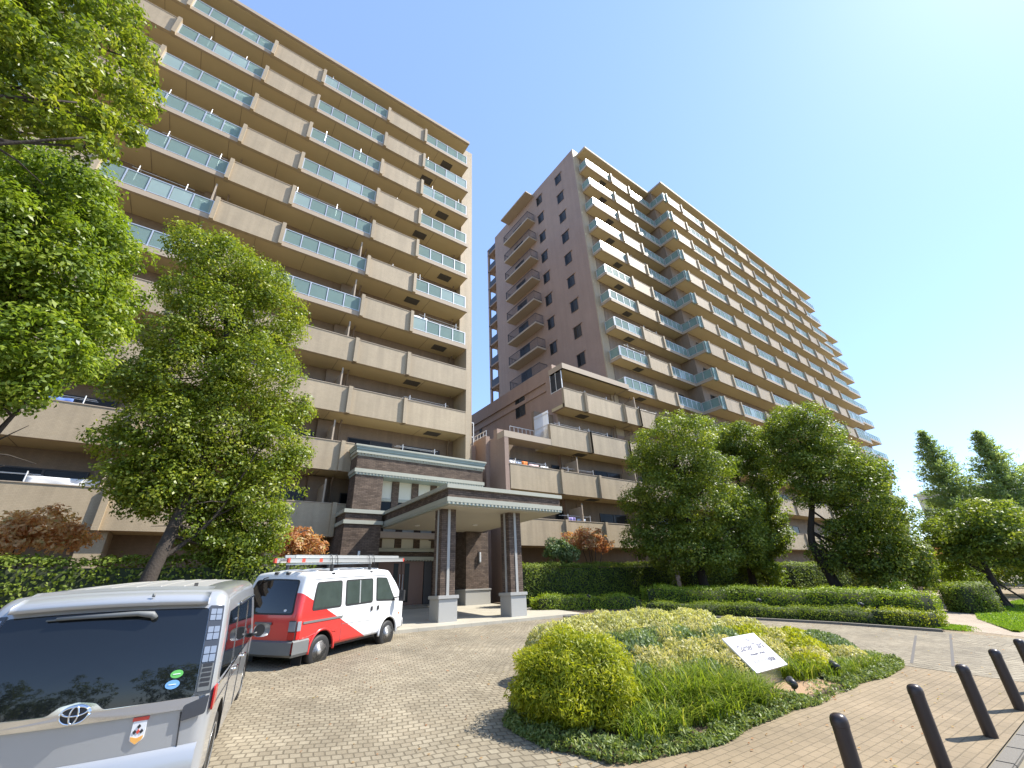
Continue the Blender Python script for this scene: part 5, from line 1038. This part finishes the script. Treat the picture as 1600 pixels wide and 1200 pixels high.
def limbs_for(blobs, n, lo, hi, seed):
    rnd = random.Random(seed); bs = sorted(rnd.sample(blobs, min(n, len(blobs))), key=lambda q: q[2])
    return [((q[0], q[1], q[2]), lo+(hi-lo)*i/max(1, len(bs)-1)) for i, q in enumerate(bs)]

# the tall camphor tree in front of the left tower
t = thing('camphor_tree', 'tall round topped evergreen tree rising behind the minivan, left of the porch', 'tree', (-.70, 13.40, G(13.4)))
trunk(t, [(-.70, 13.40, .75), (-.66, 13.4, 2.2), (-.45, 13.8, 3.8), (-.32, 14.3, 6.0), (-.5, 14.5, 9.0), (-1.2, 14.6, 12.0)], .19, .05, [((1.0, 13.6, 6.0), .30)]+limbs_for(BLOBS['cam'], 16, .38, .92, 1), 2)
crown(t, BLOBS['cam'], L['camphor'], 125000, .097, 3, .55, sub=.31, per=58)
# the bushy tree at the left edge
t = thing('evergreen_tree', 'bright green bushy tree at the left edge, below the overhanging branches', 'tree', (-3.6, 10.0, G(10)))
trunk(t, [(-3.6, 10.0, .5), (-3.5, 9.8, 2.6), (-3.3, 9.6, 5.0), (-3.3, 9.5, 9.0)], .20, .04, limbs_for(BLOBS['left'], 14, .45, .95, 4), 5)
crown(t, BLOBS['left'], L['bright'], 72000, .088, 6, .5, sub=.26, per=66)
# branches hanging in at the upper left
t = thing('evergreen_tree', 'nearest tree whose leafy branches hang in at the upper left corner', 'tree', (-4.9, 5.2, G(5.2)))
trunk(t, [(-4.9, 5.2, .25), (-4.8, 5.4, 4.0), (-4.5, 5.7, 7.2), (-4.0, 5.9, 10.5)], .19, .05, [((q[0], q[1], q[2]), .5+.4*i/12) for i, q in enumerate(sorted(BLOBS['top'], key=lambda q: q[2])[::3])], 8, .42)
crown(t, BLOBS['top'], L['camphor'], 26000, .08, 9, .5, sub=.18, per=54)
# the three evergreens on the right
t = thing('evergreen_tree', 'broad dark evergreen nearest the porch on the right, trunk behind the low hedge', 'tree', (21.05, 13.25, G(13.2)))
trunk(t, [(21.05, 13.25, .8), (20.9, 13.2, 2.3), (20.85, 13.25, 4.8), (20.9, 13.3, 9.0)], .27, .05, limbs_for(BLOBS['R1'], 16, .4, .95, 10), 11)
crown(t, BLOBS['R1'], L['dark'], 80000, .13, 12, .52, sub=.42, per=64)
t = thing('evergreen_tree', 'slimmer evergreen half hidden behind the broad one, in front of the right tower', 'tree', (27.5, 14.2, G(14)))
trunk(t, [(27.5, 14.2, .8), (27.6, 14.1, 2.8), (27.8, 13.8, 5.6), (27.8, 13.3, 9.6)], .24, .05, limbs_for(BLOBS['R2'], 10, .4, .95, 13), 14)
crown(t, BLOBS['R2'], L['dark'], 36000, .155, 15, .52, sub=.46, per=80)
t = thing('evergreen_tree', 'leaning evergreen furthest right of the three before the right tower', 'tree', (26.4, 9.3, G(9.3)))
trunk(t, [(26.4, 9.3, .5), (26.2, 9.6, 2.0), (25.9, 9.75, 3.5), (26.3, 9.1, 6.0), (26.5, 8.9, 9.0)], .28, .05, limbs_for(BLOBS['R3'], 16, .42, .95, 16), 17)
crown(t, BLOBS['R3'], L['dark'], 78000, .13, 18, .52, sub=.42, per=64)
t = thing('garden_tree', 'low spreading tree with a leaning trunk beside the lawn at the right edge', 'tree', (29.7, 4.5, G(4.5)))
trunk(t, [(29.7, 4.5, .2), (29.75, 4.5, 1.4), (29.9, 4.55, 2.6), (30.3, 4.5, 3.9)], .13, .05, limbs_for(BLOBS['mid'], 12, .4, .95, 19), 20)
crown(t, BLOBS['mid'], L['dark'], 24000, .15, 21, .5, sub=.42, per=60, flat=.45)
for p, q in (((28.7, 4.1, .2), (29.85, 4.65, 1.5)), ((30.9, 3.7, .2), (29.85, 4.65, 1.5))):
    b = MB(); b.tube([p, q], .04, 8); b.build('support_stake', M['bark'], t, world=True)
# tall conifers beyond
def conifer(x, y, z0, h, w_, label, seed):
    t = thing('conifer_tree', label, 'tree', (x, y, z0), group='tall conifers at the right'); rng = np.random.default_rng(seed)
    trunk(t, [(x, y, z0), (x, y, z0+h*.4), (x, y, z0+h*.985)], .3, .02, [], seed); P = []; A = []; V = []
    for i in range(300):                                       # feathery rising branches, shorter towards the tip
        f = .10+.88*(i/300.0)**1.0; L_ = w_*(1-f)**1.05*rng.uniform(.35, 1.1)+.12; a = i*2.4+rng.normal()*.3; m = int(14+L_*34); q = rng.random(m)**.7
        d = np.array([math.cos(a), math.sin(a), .42-.5*(1-f)*.5]); wob = rng.normal(size=(m, 3))*np.array([1, 1, .6])*(.10+.22*q*L_/w_)[:, None]*1.25
        P.append(np.array([0, 0, h*f])+d*(q*L_)[:, None]+wob); A.append(d+rng.normal(size=(m, 3))*.5); V.append(.2+.45*rng.random()+rng.random(m)*.3)
    P, A, V = map(np.concatenate, (P, A, V)); n = len(P)
    link('crown', leafmesh('crown', [L['conifer']], P, rng.normal(size=(n, 3))+np.array([0, 0, .5]), .34, .26, V, rng, axis=A*2), t)
conifer(59.3, 8.9, G(8.9), 14.6, 6.0, 'slim tall conifer nearer the right tower, beside the distant white building', 31)
conifer(59.8, 5.2, G(5.2), 13.7, 6.4, 'tall conifer at the far right edge of the picture', 32)

# ---- clipped hedges and shrubs
def sweep(path, w_, h, n, seed, jit=.05, rough=.5, top=.5):
    """points and outward normals on the faces of a clipped hedge along a path, and its twiggy core"""
    rng = np.random.default_rng(seed); pts = np.array(path, float); seg = np.diff(pts, axis=0); ln = np.linalg.norm(seg, axis=1); cum = np.concatenate([[0], np.cumsum(ln)])
    s = rng.random(n)*(cum[-1]+w_) - w_/2; sc = np.clip(s, 0, cum[-1]-1e-6); i = np.searchsorted(cum, sc, side='right')-1
    d = seg[i]/ln[i][:, None]; nr = np.stack([d[:, 1], -d[:, 0]], 1); base = pts[i]+d*(sc-cum[i])[:, None]+d*((s-sc))[:, None]
    per = w_+2*h; u = rng.random(n)*per; x = np.where(u < h, -w_/2, np.where(u < h+w_, u-h-w_/2, w_/2)); z = np.where(u < h, u, np.where(u < h+w_, h, per-u))
    cap = np.abs(s-sc) > 0; x = np.where(cap, rng.uniform(-w_/2, w_/2, n)*np.sqrt(np.maximum(0, 1-(np.abs(s-sc)/(w_/2))**2)), x)
    hz = h+.04*np.sin(s*1.7+seed)+.03*np.sin(s*4.1); z = np.where(cap, rng.random(n)*h, z*hz/h)
    P = np.stack([base[:, 0]+nr[:, 0]*x, base[:, 1]+nr[:, 1]*x, z], 1)
    zb = np.array([G(v) for v in P[:, 1]]); edge = np.maximum(0, z/h-.8)*np.abs(x)/(w_/2)*.35; P[:, 2] += zb-edge*.25
    Nn = np.stack([nr[:, 0]*x/(w_/2), nr[:, 1]*x/(w_/2), np.where(z > h*.9, 1.2, .15)], 1); P += unit(Nn)*rng.normal(size=(n, 1))*jit+rng.normal(size=(n, 3))*.02
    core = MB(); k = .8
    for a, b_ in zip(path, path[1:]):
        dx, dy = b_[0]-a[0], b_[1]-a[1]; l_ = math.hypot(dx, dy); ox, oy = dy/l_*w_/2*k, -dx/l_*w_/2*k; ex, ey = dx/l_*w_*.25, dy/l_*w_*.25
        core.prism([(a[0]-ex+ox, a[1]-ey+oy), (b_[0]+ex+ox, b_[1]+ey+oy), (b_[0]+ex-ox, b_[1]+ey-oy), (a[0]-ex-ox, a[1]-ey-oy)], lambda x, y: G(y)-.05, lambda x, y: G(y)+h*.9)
    return P, Nn+rng.normal(size=(n, 3))*rough, rng, core
def hedge(label, path, w_, h, mat, n, size, seed, name='hedge', cat='hedge', aspect=.55, jit=.05, group=None):
    P, Nn, rng, core = sweep(path, w_, h, n, seed, jit)
    cell = np.floor(P*3.2).astype(int); hsh = (np.sin(cell[:, 0]*12.9898+cell[:, 1]*78.233+cell[:, 2]*37.7+seed)*43758.5453) % 1
    V = hsh*.45+rng.random(len(P))*.5; o0 = np.array([path[0][0], path[0][1], G(path[0][1])])
    core.v = [(x-o0[0], y-o0[1], z-o0[2]) for x, y, z in core.v]
    o = link(name, leafmesh(name, [mat, M['leaf_core']], P-o0, Nn, size, aspect, V, rng, core=core)); o.location = o0
    return tag(o, label, cat, group)
hedge('tall clipped hedge running behind the two vans on the left', [(-14, 14.35), (-4, 14.35), (2.6, 14.35)], 1.0, 1.98, L['hedge'], 30000, .085, 41)
hedge('tall dark clipped hedge right of the porch pillars', [(12.6, 17.3), (17.5, 17.3), (23.5, 17.2)], 1.2, 1.75, L['hedge'], 26000, .085, 42)
hedge('tall clipped hedge piece with a sunlit face behind the evergreen trunks', [(24.6, 16.3), (31, 15.4)], 1.2, 1.75, L['hedge'], 12000, .10, 43)
hedge('tall clipped hedge piece between the leaning tree and the tower', [(32.2, 14.5), (44, 13.0)], 1.4, 1.7, L['hedge'], 12000, .12, 44)
hedge('low soft hedge beside the right porch pillar', [(12.6, 15.6), (14.6, 14.9), (16.0, 13.9)], 1.0, .50, L['lime'], 9000, .06, 45)
hedge('long clipped hedge with lime green top along the driveway', [(17.2, 13.3), (19.0, 11.0), (20.4, 8.6), (21.4, 6.6), (21.9, 5.5)], 1.25, .82, L['lime'], 26000, .065, 46)
hedge('low dark strip of ground hugging shrub along the driveway kerb', [(15.6, 12.2), (16.9, 10.2), (18.0, 7.9), (18.6, 6.2)], 1.0, .36, L['hedge'], 13000, .055, 47)
hedge('small reddish yellow rounded hedge at the tip of the driveway bed', [(18.75, 5.75), (19.1, 4.75)], .9, .42, L['gold'], 5000, .05, 48)
hedge('square clipped bush beside the path and lawn', [(25.4, 5.0), (26.3, 4.6)], 1.1, 1.0, L['hedge'], 7000, .07, 49, 'clipped_bush', 'bush')
def bush(label, c, r, mat, n, size, seed, name='bush', cat='bush', aspect=.55, lump=.25, stem=True, up=.4, group=None, k=9, sub=.2):
    rng = np.random.default_rng(seed); bl = []
    for i in range(k):
        d = unit(rng.normal(size=3)); d[2] = abs(d[2])*.9-.1; q = rng.uniform(.45, .72)
        bl.append((c[0]+d[0]*r[0]*q, c[1]+d[1]*r[1]*q, c[2]+d[2]*r[2]*q, min(r)*rng.uniform(.42, .62)))
    t = thing(name, label, cat, (c[0], c[1], G(c[1])), group=group)
    P, Nn, V, rg = clumps(bl, n, seed, sub=sub, per=22, up=up)
    link('foliage', leafmesh('foliage', [mat], P-np.array(t.location), Nn, size, aspect, V, rg), t)
    b = MB(); rnd = random.Random(seed)
    for i in range(5):
        q = bl[i % len(bl)]; b.tube([(rnd.uniform(-.08, .08), rnd.uniform(-.08, .08), -.05), ((q[0]-c[0])*.4, (q[1]-c[1])*.4, (q[2]-t.location.z)*.55), (q[0]-c[0], q[1]-c[1], q[2]-t.location.z)], [.035, .025, .01], 6)
    b.build('stem', M['bark'], t, True); return t
bush('shrub with orange and yellow autumn leaves above the left hedge', (-3.35, 16.6, 3.5), (1.35, .8, .9), L['orange'], 4600, .125, 51, 'autumn_shrub', 'shrub', k=12)
bush('orange red leaved shrub between the tall tree and the porch', (3.05, 16.9, 3.35), (.85, .7, .95), L['maple'], 3600, .11, 52, 'autumn_shrub', 'shrub', k=10)
bush('red brown leaved small tree above the dark hedge right of the porch', (18.0, 17.7, 4.0), (2.2, .8, .85), L['maple'], 5200, .12, 53, 'autumn_shrub', 'shrub', k=12)
bush('loose pale green shrub rising over the dark hedge right of the porch', (15.4, 17.5, 3.4), (.95, .8, 1.0), L['bluegreen'], 3600, .12, 54, 'shrub', 'shrub', k=9)
bush('big dome shaped dark bush beside the path in the distance', (35.0, 6.9, 1.5), (1.9, 1.9, 1.7), L['hedge'], 9000, .11, 55, 'dome_bush', 'bush', k=24, sub=.2)
bush('yellow green shrub below the leaning evergreen at its left', (27.5, 13.3, 1.9), (1.4, 1.0, 1.5), L['bright'], 5000, .13, 56, 'shrub', 'shrub', k=12, sub=.2)
bush('dark shrub under the slimmer evergreen', (29.5, 15.2, 2.4), (1.9, 1.2, 2.2), L['hedge'], 6000, .14, 57, 'shrub', 'shrub', k=14, sub=.2)
bush('light green shrub behind the square clipped bush', (31.8, 6.2, 1.4), (1.3, 1.3, 1.2), L['bright'], 5000, .11, 58, 'shrub', 'shrub', k=14, sub=.2)
bush('russet shrub in front of the distant white building', (44, 9.6, 2.4), (2.4, 1.6, 1.6), L['maple'], 4000, .16, 59, 'autumn_shrub', 'shrub', k=12, sub=.25)
bush('dark green shrub mass right behind the spreading garden tree', (40, 4.6, 1.8), (3.2, 2.2, 2.0), L['dark'], 9000, .16, 60, 'shrub', 'shrub', k=20, sub=.25)
bush('deep green shrub mass at the foot of the tall conifers', (50, 8.2, 2.4), (4.2, 2.4, 2.6), L['dark'], 10000, .2, 61, 'shrub', 'shrub', k=22, sub=.3)
bush('pale low shrub at the end of the lime topped hedge', (23.6, 6.5, .95), (.7, .7, .6), L['bright'], 2000, .08, 62, 'shrub', 'shrub', k=8)

# ---- planted island
IZ = lambda y: G(y)+.05
def ball():
    c = np.array([4.55, 5.05, .98-.26]); r = np.array([.80, .80, .60]); rng = np.random.default_rng(71); n = 34000
    d = unit(rng.normal(size=(n, 3))); lump = 1+.10*np.sin(d[:, 0]*7+1)*np.sin(d[:, 1]*6)+.07*np.sin(d[:, 2]*9+d[:, 0]*5); q = rng.uniform(.72, 1.06, n)
    tuft = np.floor((d+1)*7).astype(int); hs = (np.sin(tuft[:, 0]*12.9+tuft[:, 1]*78.2+tuft[:, 2]*37.7)*43758.5) % 1
    P = c+d*r*(lump*q)[:, None]*(1+.05*(hs-.5))[:, None]; P[:, 2] = np.maximum(P[:, 2], IZ(5)+.02)
    t = thing('golden_bush', 'round golden yellow feathery bush at the near end of the planted island', 'bush', (4.55, 5.05, IZ(5.05)))
    ax = d*.8+np.array([0, 0, -.35])+rng.normal(size=(n, 3))*.45
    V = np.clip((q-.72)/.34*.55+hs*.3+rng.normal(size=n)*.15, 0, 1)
    link('foliage', leafmesh('foliage', [L['gold']], P-np.array(t.location), d+rng.normal(size=(n, 3))*.9, .066, .24, V, rng, axis=ax*3), t)
    b = MB(); 
    for i in range(6): a = i*1.05; b.tube([(0, 0, -.05), (.25*math.cos(a), .25*math.sin(a), .3), (.45*math.cos(a), .45*math.sin(a), .7)], [.03, .02, .008], 6)
    b.build('stem', M['bark'], t, True)
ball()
def mass(label, spots, mat, n, size, seed, name, cat='planting', aspect=.4, spike=.5, kind='stuff'):
    """soft low planting: mounds (x, y, rx, ry, h) covered in short sprigs"""
    rng = np.random.default_rng(seed); P = []; A = []; Nn = []; V = []; ar = np.array([s[2]*s[3] for s in spots]); core = MB()
    for (x, y, rx, ry, h), f in zip(spots, ar/ar.sum()):
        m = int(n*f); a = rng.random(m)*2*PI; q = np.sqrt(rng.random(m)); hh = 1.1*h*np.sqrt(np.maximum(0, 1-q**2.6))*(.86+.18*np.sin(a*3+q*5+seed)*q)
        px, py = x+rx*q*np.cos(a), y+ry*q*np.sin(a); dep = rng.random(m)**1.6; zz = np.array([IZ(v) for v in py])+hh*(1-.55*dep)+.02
        P.append(np.stack([px, py, zz], 1)); o = np.stack([np.cos(a)*q*.9, np.sin(a)*q*.9, .55+0*a], 1)
        A.append(o+np.array([0, 0, spike])+rng.normal(size=(m, 3))*.35); Nn.append(o+rng.normal(size=(m, 3))*.7)
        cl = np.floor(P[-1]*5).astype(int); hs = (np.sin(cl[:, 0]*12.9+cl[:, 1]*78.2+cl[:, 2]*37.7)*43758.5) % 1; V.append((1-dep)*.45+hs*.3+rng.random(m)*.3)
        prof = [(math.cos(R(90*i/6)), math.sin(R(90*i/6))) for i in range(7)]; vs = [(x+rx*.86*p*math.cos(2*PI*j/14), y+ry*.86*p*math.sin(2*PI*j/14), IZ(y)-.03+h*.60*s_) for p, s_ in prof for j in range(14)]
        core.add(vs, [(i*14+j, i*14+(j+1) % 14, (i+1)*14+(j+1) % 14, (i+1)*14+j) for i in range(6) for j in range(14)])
    P, A, Nn, V = map(np.concatenate, (P, A, Nn, V)); o = link(name, leafmesh(name, [mat, M['leaf_core']], P, Nn, size, aspect, V, rng, axis=A*2, core=core))
    return tag(o, label, cat, kind=kind)
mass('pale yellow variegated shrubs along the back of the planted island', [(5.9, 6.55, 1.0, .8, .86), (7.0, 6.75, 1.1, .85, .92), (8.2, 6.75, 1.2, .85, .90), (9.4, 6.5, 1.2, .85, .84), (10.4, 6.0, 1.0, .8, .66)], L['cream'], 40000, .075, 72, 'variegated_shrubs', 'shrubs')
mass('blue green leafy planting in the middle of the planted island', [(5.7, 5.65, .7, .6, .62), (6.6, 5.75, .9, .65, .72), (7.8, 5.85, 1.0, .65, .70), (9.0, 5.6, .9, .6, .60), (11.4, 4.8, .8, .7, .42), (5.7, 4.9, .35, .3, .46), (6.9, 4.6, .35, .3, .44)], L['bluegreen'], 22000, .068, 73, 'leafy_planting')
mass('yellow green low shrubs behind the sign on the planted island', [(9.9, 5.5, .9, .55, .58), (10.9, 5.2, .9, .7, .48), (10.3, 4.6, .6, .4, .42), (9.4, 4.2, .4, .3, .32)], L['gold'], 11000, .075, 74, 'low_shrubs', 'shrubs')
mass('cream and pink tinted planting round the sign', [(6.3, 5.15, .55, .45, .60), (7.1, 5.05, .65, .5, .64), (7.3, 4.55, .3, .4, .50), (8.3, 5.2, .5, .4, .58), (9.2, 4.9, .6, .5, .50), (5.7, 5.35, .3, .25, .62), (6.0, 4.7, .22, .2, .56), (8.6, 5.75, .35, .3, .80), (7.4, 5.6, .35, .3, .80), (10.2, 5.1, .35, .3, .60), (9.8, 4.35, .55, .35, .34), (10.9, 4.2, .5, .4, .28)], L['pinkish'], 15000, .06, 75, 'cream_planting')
def straps(label, spots, n, seed, name, mat, hmul=1.0, wid=.014):
    rng = np.random.default_rng(seed); ar = np.array([s[2]*s[3] for s in spots]); vs = []; V = []
    for (x, y, rx, ry, h), f in zip(spots, ar/ar.sum()):
        m = int(n*f); a = rng.random(m)*2*PI; q = np.sqrt(rng.random(m)); px, py = x+rx*q*np.cos(a), y+ry*q*np.sin(a)
        dr = rng.random(m)*2*PI; ln = h*rng.uniform(.7, 1.25, m)*hmul; lean = rng.uniform(.35, 1.15, m)
        z0 = np.array([IZ(v) for v in py]); dx, dy = np.cos(dr), np.sin(dr); wx, wy = -dy*wid/2, dx*wid/2; lv = []
        for s_, w_ in ((0, 1), (.45, .9), (.8, .6), (1.0, .05)):
            hx = ln*lean*s_**1.8; hz = ln*(s_-.45*lean*s_**3)
            for sg in (-1, 1): lv.append(np.stack([px+dx*hx+wx*w_*sg, py+dy*hx+wy*w_*sg, z0+hz], 1))
        vs.append(np.stack(lv, 1)); V.append(np.clip(rng.beta(2, 3, m)+.1*rng.normal(size=m), 0, 1))
    v = np.concatenate(vs); n_ = len(v); me = bpy.data.meshes.new(name); me.vertices.add(n_*8); me.vertices.foreach_set('co', v.astype(np.float32).reshape(-1))
    q = np.array([[0, 1, 3, 2], [2, 3, 5, 4], [4, 5, 7, 6]]); li = (np.arange(n_)[:, None, None]*8+q[None]).reshape(-1).astype(np.int32)
    me.loops.add(len(li)); me.polygons.add(n_*3); me.loops.foreach_set('vertex_index', li); me.polygons.foreach_set('loop_start', np.arange(0, len(li), 4, dtype=np.int32))
    me.materials.append(mat); at = me.attributes.new('var', 'FLOAT', 'POINT'); at.data.foreach_set('value', np.repeat(np.concatenate(V), 8).astype(np.float32)); me.update(); me.validate()
    return tag(link(name, me), label, 'grass', kind='stuff')
straps('long strap leaved grass at the front of the planted island', [(5.6, 4.6, .55, .5, .56), (6.3, 4.5, .6, .5, .58), (6.75, 4.25, .45, .4, .46), (7.35, 4.15, .2, .2, .34), (9.0, 4.3, .4, .3, .36), (5.1, 4.25, .45, .4, .38), (6.0, 4.05, .6, .3, .38), (6.9, 3.95, .5, .2, .32), (4.7, 4.1, .35, .25, .28), (9.8, 3.95, .6, .22, .28), (10.9, 3.9, .5, .2, .24), (8.6, 5.0, .5, .3, .42), (9.9, 4.9, .5, .35, .40), (11.0, 4.6, .45, .3, .34), (5.4, 5.2, .4, .4, .45)], 9000, 76, 'strap_grass', L['grass'])
def edging():
    rng = np.random.default_rng(77); n = 36000; P_ = np.array(ISLE+[ISLE[0]]); sg = np.diff(P_, axis=0); ln = np.linalg.norm(sg, axis=1); cum = np.concatenate([[0], np.cumsum(ln)])
    s = rng.random(n)*cum[-1]*.999; i = np.searchsorted(cum, s, side='right')-1; d = sg[i]/ln[i][:, None]; q = P_[i]+d*(s-cum[i])[:, None]
    inn = np.stack([-d[:, 1], d[:, 0]], 1); wob = .10*np.sin(s*2.3)+.06*np.sin(s*5.1); o = -.10+rng.random(n)**1.2*(.36+wob)+wob*.35
    x, y = q[:, 0]+inn[:, 0]*o, q[:, 1]+inn[:, 1]*o; keep = ~((x > 7.85) & (x < 9.0) & (y < 4.2) & (rng.random(n) < .8)); x, y, o, s = x[keep], y[keep], o[keep], s[keep]; n = len(x)
    z = np.array([G(v) for v in y])+.01+rng.random(n)**1.1*.15*(.55+.45*np.sin(s*6.3)**2)*np.clip((o+.2)/.25, .3, 1); P = np.stack([x, y, z], 1)
    tag(link('edging_plant', leafmesh('edging_plant', [L['edge']], P, rng.normal(size=(n, 3))+np.array([0, -.3, .9]), .065, .34, rng.beta(2, 2, n), rng)), 'low dark edging plants along the rim of the planted island', 'ground cover', kind='stuff')
edging()
def lawn():
    rng = np.random.default_rng(78); n = 26000; x = 19.6+(rng.random(n)**1.6)*28; w_ = np.interp(x, [19.6, 22.8, 26.5, 38, 58], [.05, .75, 1.1, .8, .6]); y = 3.0+np.interp(x, [19.6, 22.8, 26.5, 38, 58], [0, .55, .85, .8, .6])+(rng.random(n)*2-1)*w_
    z = np.array([G(v) for v in y])+.03; P = np.stack([x, y, z], 1)
    tag(link('grass', leafmesh('grass', [L['lawn']], P, rng.normal(size=(n, 3))*.8+np.array([0, 0, .2]), .09, .3, rng.beta(2, 2, n), rng, axis=np.array([0, 0, 1.5])+rng.normal(size=(n, 3))*.6)), 'short bright lawn grass at the right edge', 'grass', kind='stuff')
    n = 3000; x = 18.6+rng.random(n)*1.4; y = 4.2+(x-18.6)*.2+rng.normal(size=n)*.22; P = np.stack([x, y, np.array([G(v) for v in y])+.03], 1)
    tag(link('grass', leafmesh('grass', [L['lawn']], P, rng.normal(size=(n, 3)), .07, .3, rng.beta(2, 2, n), rng, axis=np.array([0, 0, 1.5])+rng.normal(size=(n, 3))*.6)), 'thin grass fringe round the tip of the driveway bed', 'grass', kind='stuff')
lawn()
def across():
    """dense trees across the street, seen mirrored in the van windows"""
    rng = np.random.default_rng(79); bl = []
    for i in range(70): bl.append((rng.uniform(-24, 16), rng.uniform(-17, -13), rng.uniform(1.2, 5.2), rng.uniform(.9, 1.7)))
    P, Nn, V, rg = clumps(bl, 30000, 79, sub=.4, per=30)
    o = link('street_trees', leafmesh('street_trees', [L['dark']], P, Nn, .24, .5, V, rg)); tag(o, 'row of dark trees across the street, mirrored in the rear windows', 'trees', kind='stuff')
across()
# ---------------------------------------------------------------- bollards, sign, garden lights
labs = ['dark bollard nearest the viewer, cut off by the lower edge', 'second dark bollard from the viewer along the kerb', 'middle one of the five dark bollards, its whole shadow in view', 'fourth dark bollard from the viewer, beside the driveway entrance', 'farthest dark bollard, cut off by the right edge']
boll = MB(); boll.lathe([(.064, -.05), (.0635, .62), (.067, .622), (.067, .655), (.064, .675), (.052, .697), (.030, .709), (.004, .713)], 24)
bme = boll.mesh('bollard', plain('bollard_paint', (.045, .032, .028), .35, .2, var=.12, scale=8), True); bme.set_sharp_from_angle(angle=R(50))
for i, (x, l) in enumerate(zip((4.75, 6.43, 8.07, 9.76, 11.3), labs)):
    y = (2.03, 1.93, 1.86, 1.82, 1.76)[i]; o = link('bollard', bme); o.location = (x, y, G(y)); tag(o, l, 'bollard', 'dark bollards along the kerb')
SG = thing('sign_plinth', 'low steel name sign with a slanted white plate on the planted island', 'sign', (8.05, 4.4, IZ(4.4)))
M['stainless'] = plain('brushed_steel', (.55, .55, .53), .22, .9, var=.1, scale=4)
b = MB(); b.prism([(7.62, 4.30), (8.50, 4.30), (8.50, 4.62), (7.62, 4.62)], .2, lambda x, y: .55+(y-4.2)*.95-.03); b.build('pedestal', M['stainless'], SG, world=True, bevel=.006)
W_, H_ = 1.03, .63; pl = thing('plate', None, None); pl.parent = SG
sl = MB(); sl.box(-W_/2, W_/2, 0, H_, -.022, 0); pl_me = sl.mesh('plate', plain('white_plate', (.60, .60, .61), .4, var=.02)); bpy.data.objects.remove(pl)
pl = link('plate', pl_me, SG); pl.location = Vector((8.08, 4.20, .565))-origin(SG); pl.rotation_euler = (R(44), 0, R(0))
INK = plain('engraved_ink', (.035, .035, .07), .6, var=0)
def text(s, size, x, y, shear=0, w_=None, off=0.0):
    c = bpy.data.curves.new('lettering', 'FONT'); c.body = s; c.size = size; c.align_x = 'CENTER'; c.shear = shear; c.extrude = .001; c.resolution_u = 3; c.offset = off
    o = bpy.data.objects.new('lettering', c); C.objects.link(o); dg = bpy.context.evaluated_depsgraph_get(); me = bpy.data.meshes.new_from_object(o.evaluated_get(dg)); bpy.data.objects.remove(o)
    if w_:
        xs = [v.co.x for v in me.vertices]
        if xs:
            k = w_/(max(xs)-min(xs))
            for v in me.vertices: v.co.x *= k
    me.name = 'lettering'; me.materials.clear(); me.materials.append(INK); t = link('lettering', me, pl); t.location = (x, y, .0015); return t
text('Garden Tiara', .16, 0, .355, .35, .80, .0035); text('Musashi Urawa', .058, .02, .26, 0, .46, .0022); text('ガーデンティアラ武蔵浦和', .07, .02, .12, 0, .66, .0016)
em = MB(); em.add([(.04, .555, .001), (.12, .545, .001), (.14, .53, .001), (.20, .565, .001), (.15, .50, .001), (.10, .512, .001)], [(0, 1, 2, 5), (2, 3, 4, 5)]); em.build('emblem', INK, pl)
for x, y, a, l in ((7.72, 3.78, .9, 'black garden spotlight at the left foot of the sign'), (9.5, 3.85, 1.2, 'black garden spotlight in the edging plants right of the sign'), (14.3, 14.5, 2.0, 'small spotlight in front of the dark hedge right of the porch'), (18.0, 9.2, 2.4, 'small spotlight on the low strip beside the broad evergreen'), (19.0, 6.3, 2.4, 'small spotlight in front of the lime topped hedge'), (23.2, 5.6, 2.0, 'small spotlight at the far end of the lime topped hedge')):
    t = thing('garden_spotlight', l, 'spotlight', (x, y, G(y)+.05), a, 'garden spotlights'); far = y > 5
    z = .42 if far else .12
    b = MB(); b.tube([(0, 0, -.05), (0, 0, z)], .012, 8); b.box(-.03, .03, -.02, .02, z-.02, z+.03); b.build('stake', M['black'], t)
    b = MB(); b.tube([(-.06, 0, z+.03), (.07, 0, z+.075)], [.045, .06], 16); b.build('lamp_head', M['black'], t, True)
    b = MB(); b.tube([(.071, 0, z+.0753), (.074, 0, z+.0763)], [.052, .052], 16); b.build('lens', M['lamp_clear'], t)

def litter():
    rng = np.random.default_rng(90); n = 420; sp = [(9, 3.1, 4.5, .5), (3.5, 4.2, .8, 1.2), (17.2, 5.5, .8, 2.5), (8, 11.5, 4.5, 1.2), (7, 2.6, 4, .7), (4.5, 8.5, 3, 2)]
    i = rng.integers(0, len(sp), n); s_ = np.array(sp)[i]; x = s_[:, 0]+rng.normal(size=n)*s_[:, 2]; y = s_[:, 1]+rng.normal(size=n)*s_[:, 3]; keep = (y > 1.9) & (y < 13.1); x, y = x[keep], y[keep]; n = len(x)
    P = np.stack([x, y, np.array([G(v) for v in y])+.012], 1)
    tag(link('fallen_leaves', leafmesh('fallen_leaves', [L['maple']], P, rng.normal(size=(n, 3))*.2+np.array([0, 0, 1.0]), .045, .55, rng.random(n), rng)), 'scattered dry leaves lying on the paving', 'leaf litter', kind='stuff')
litter()
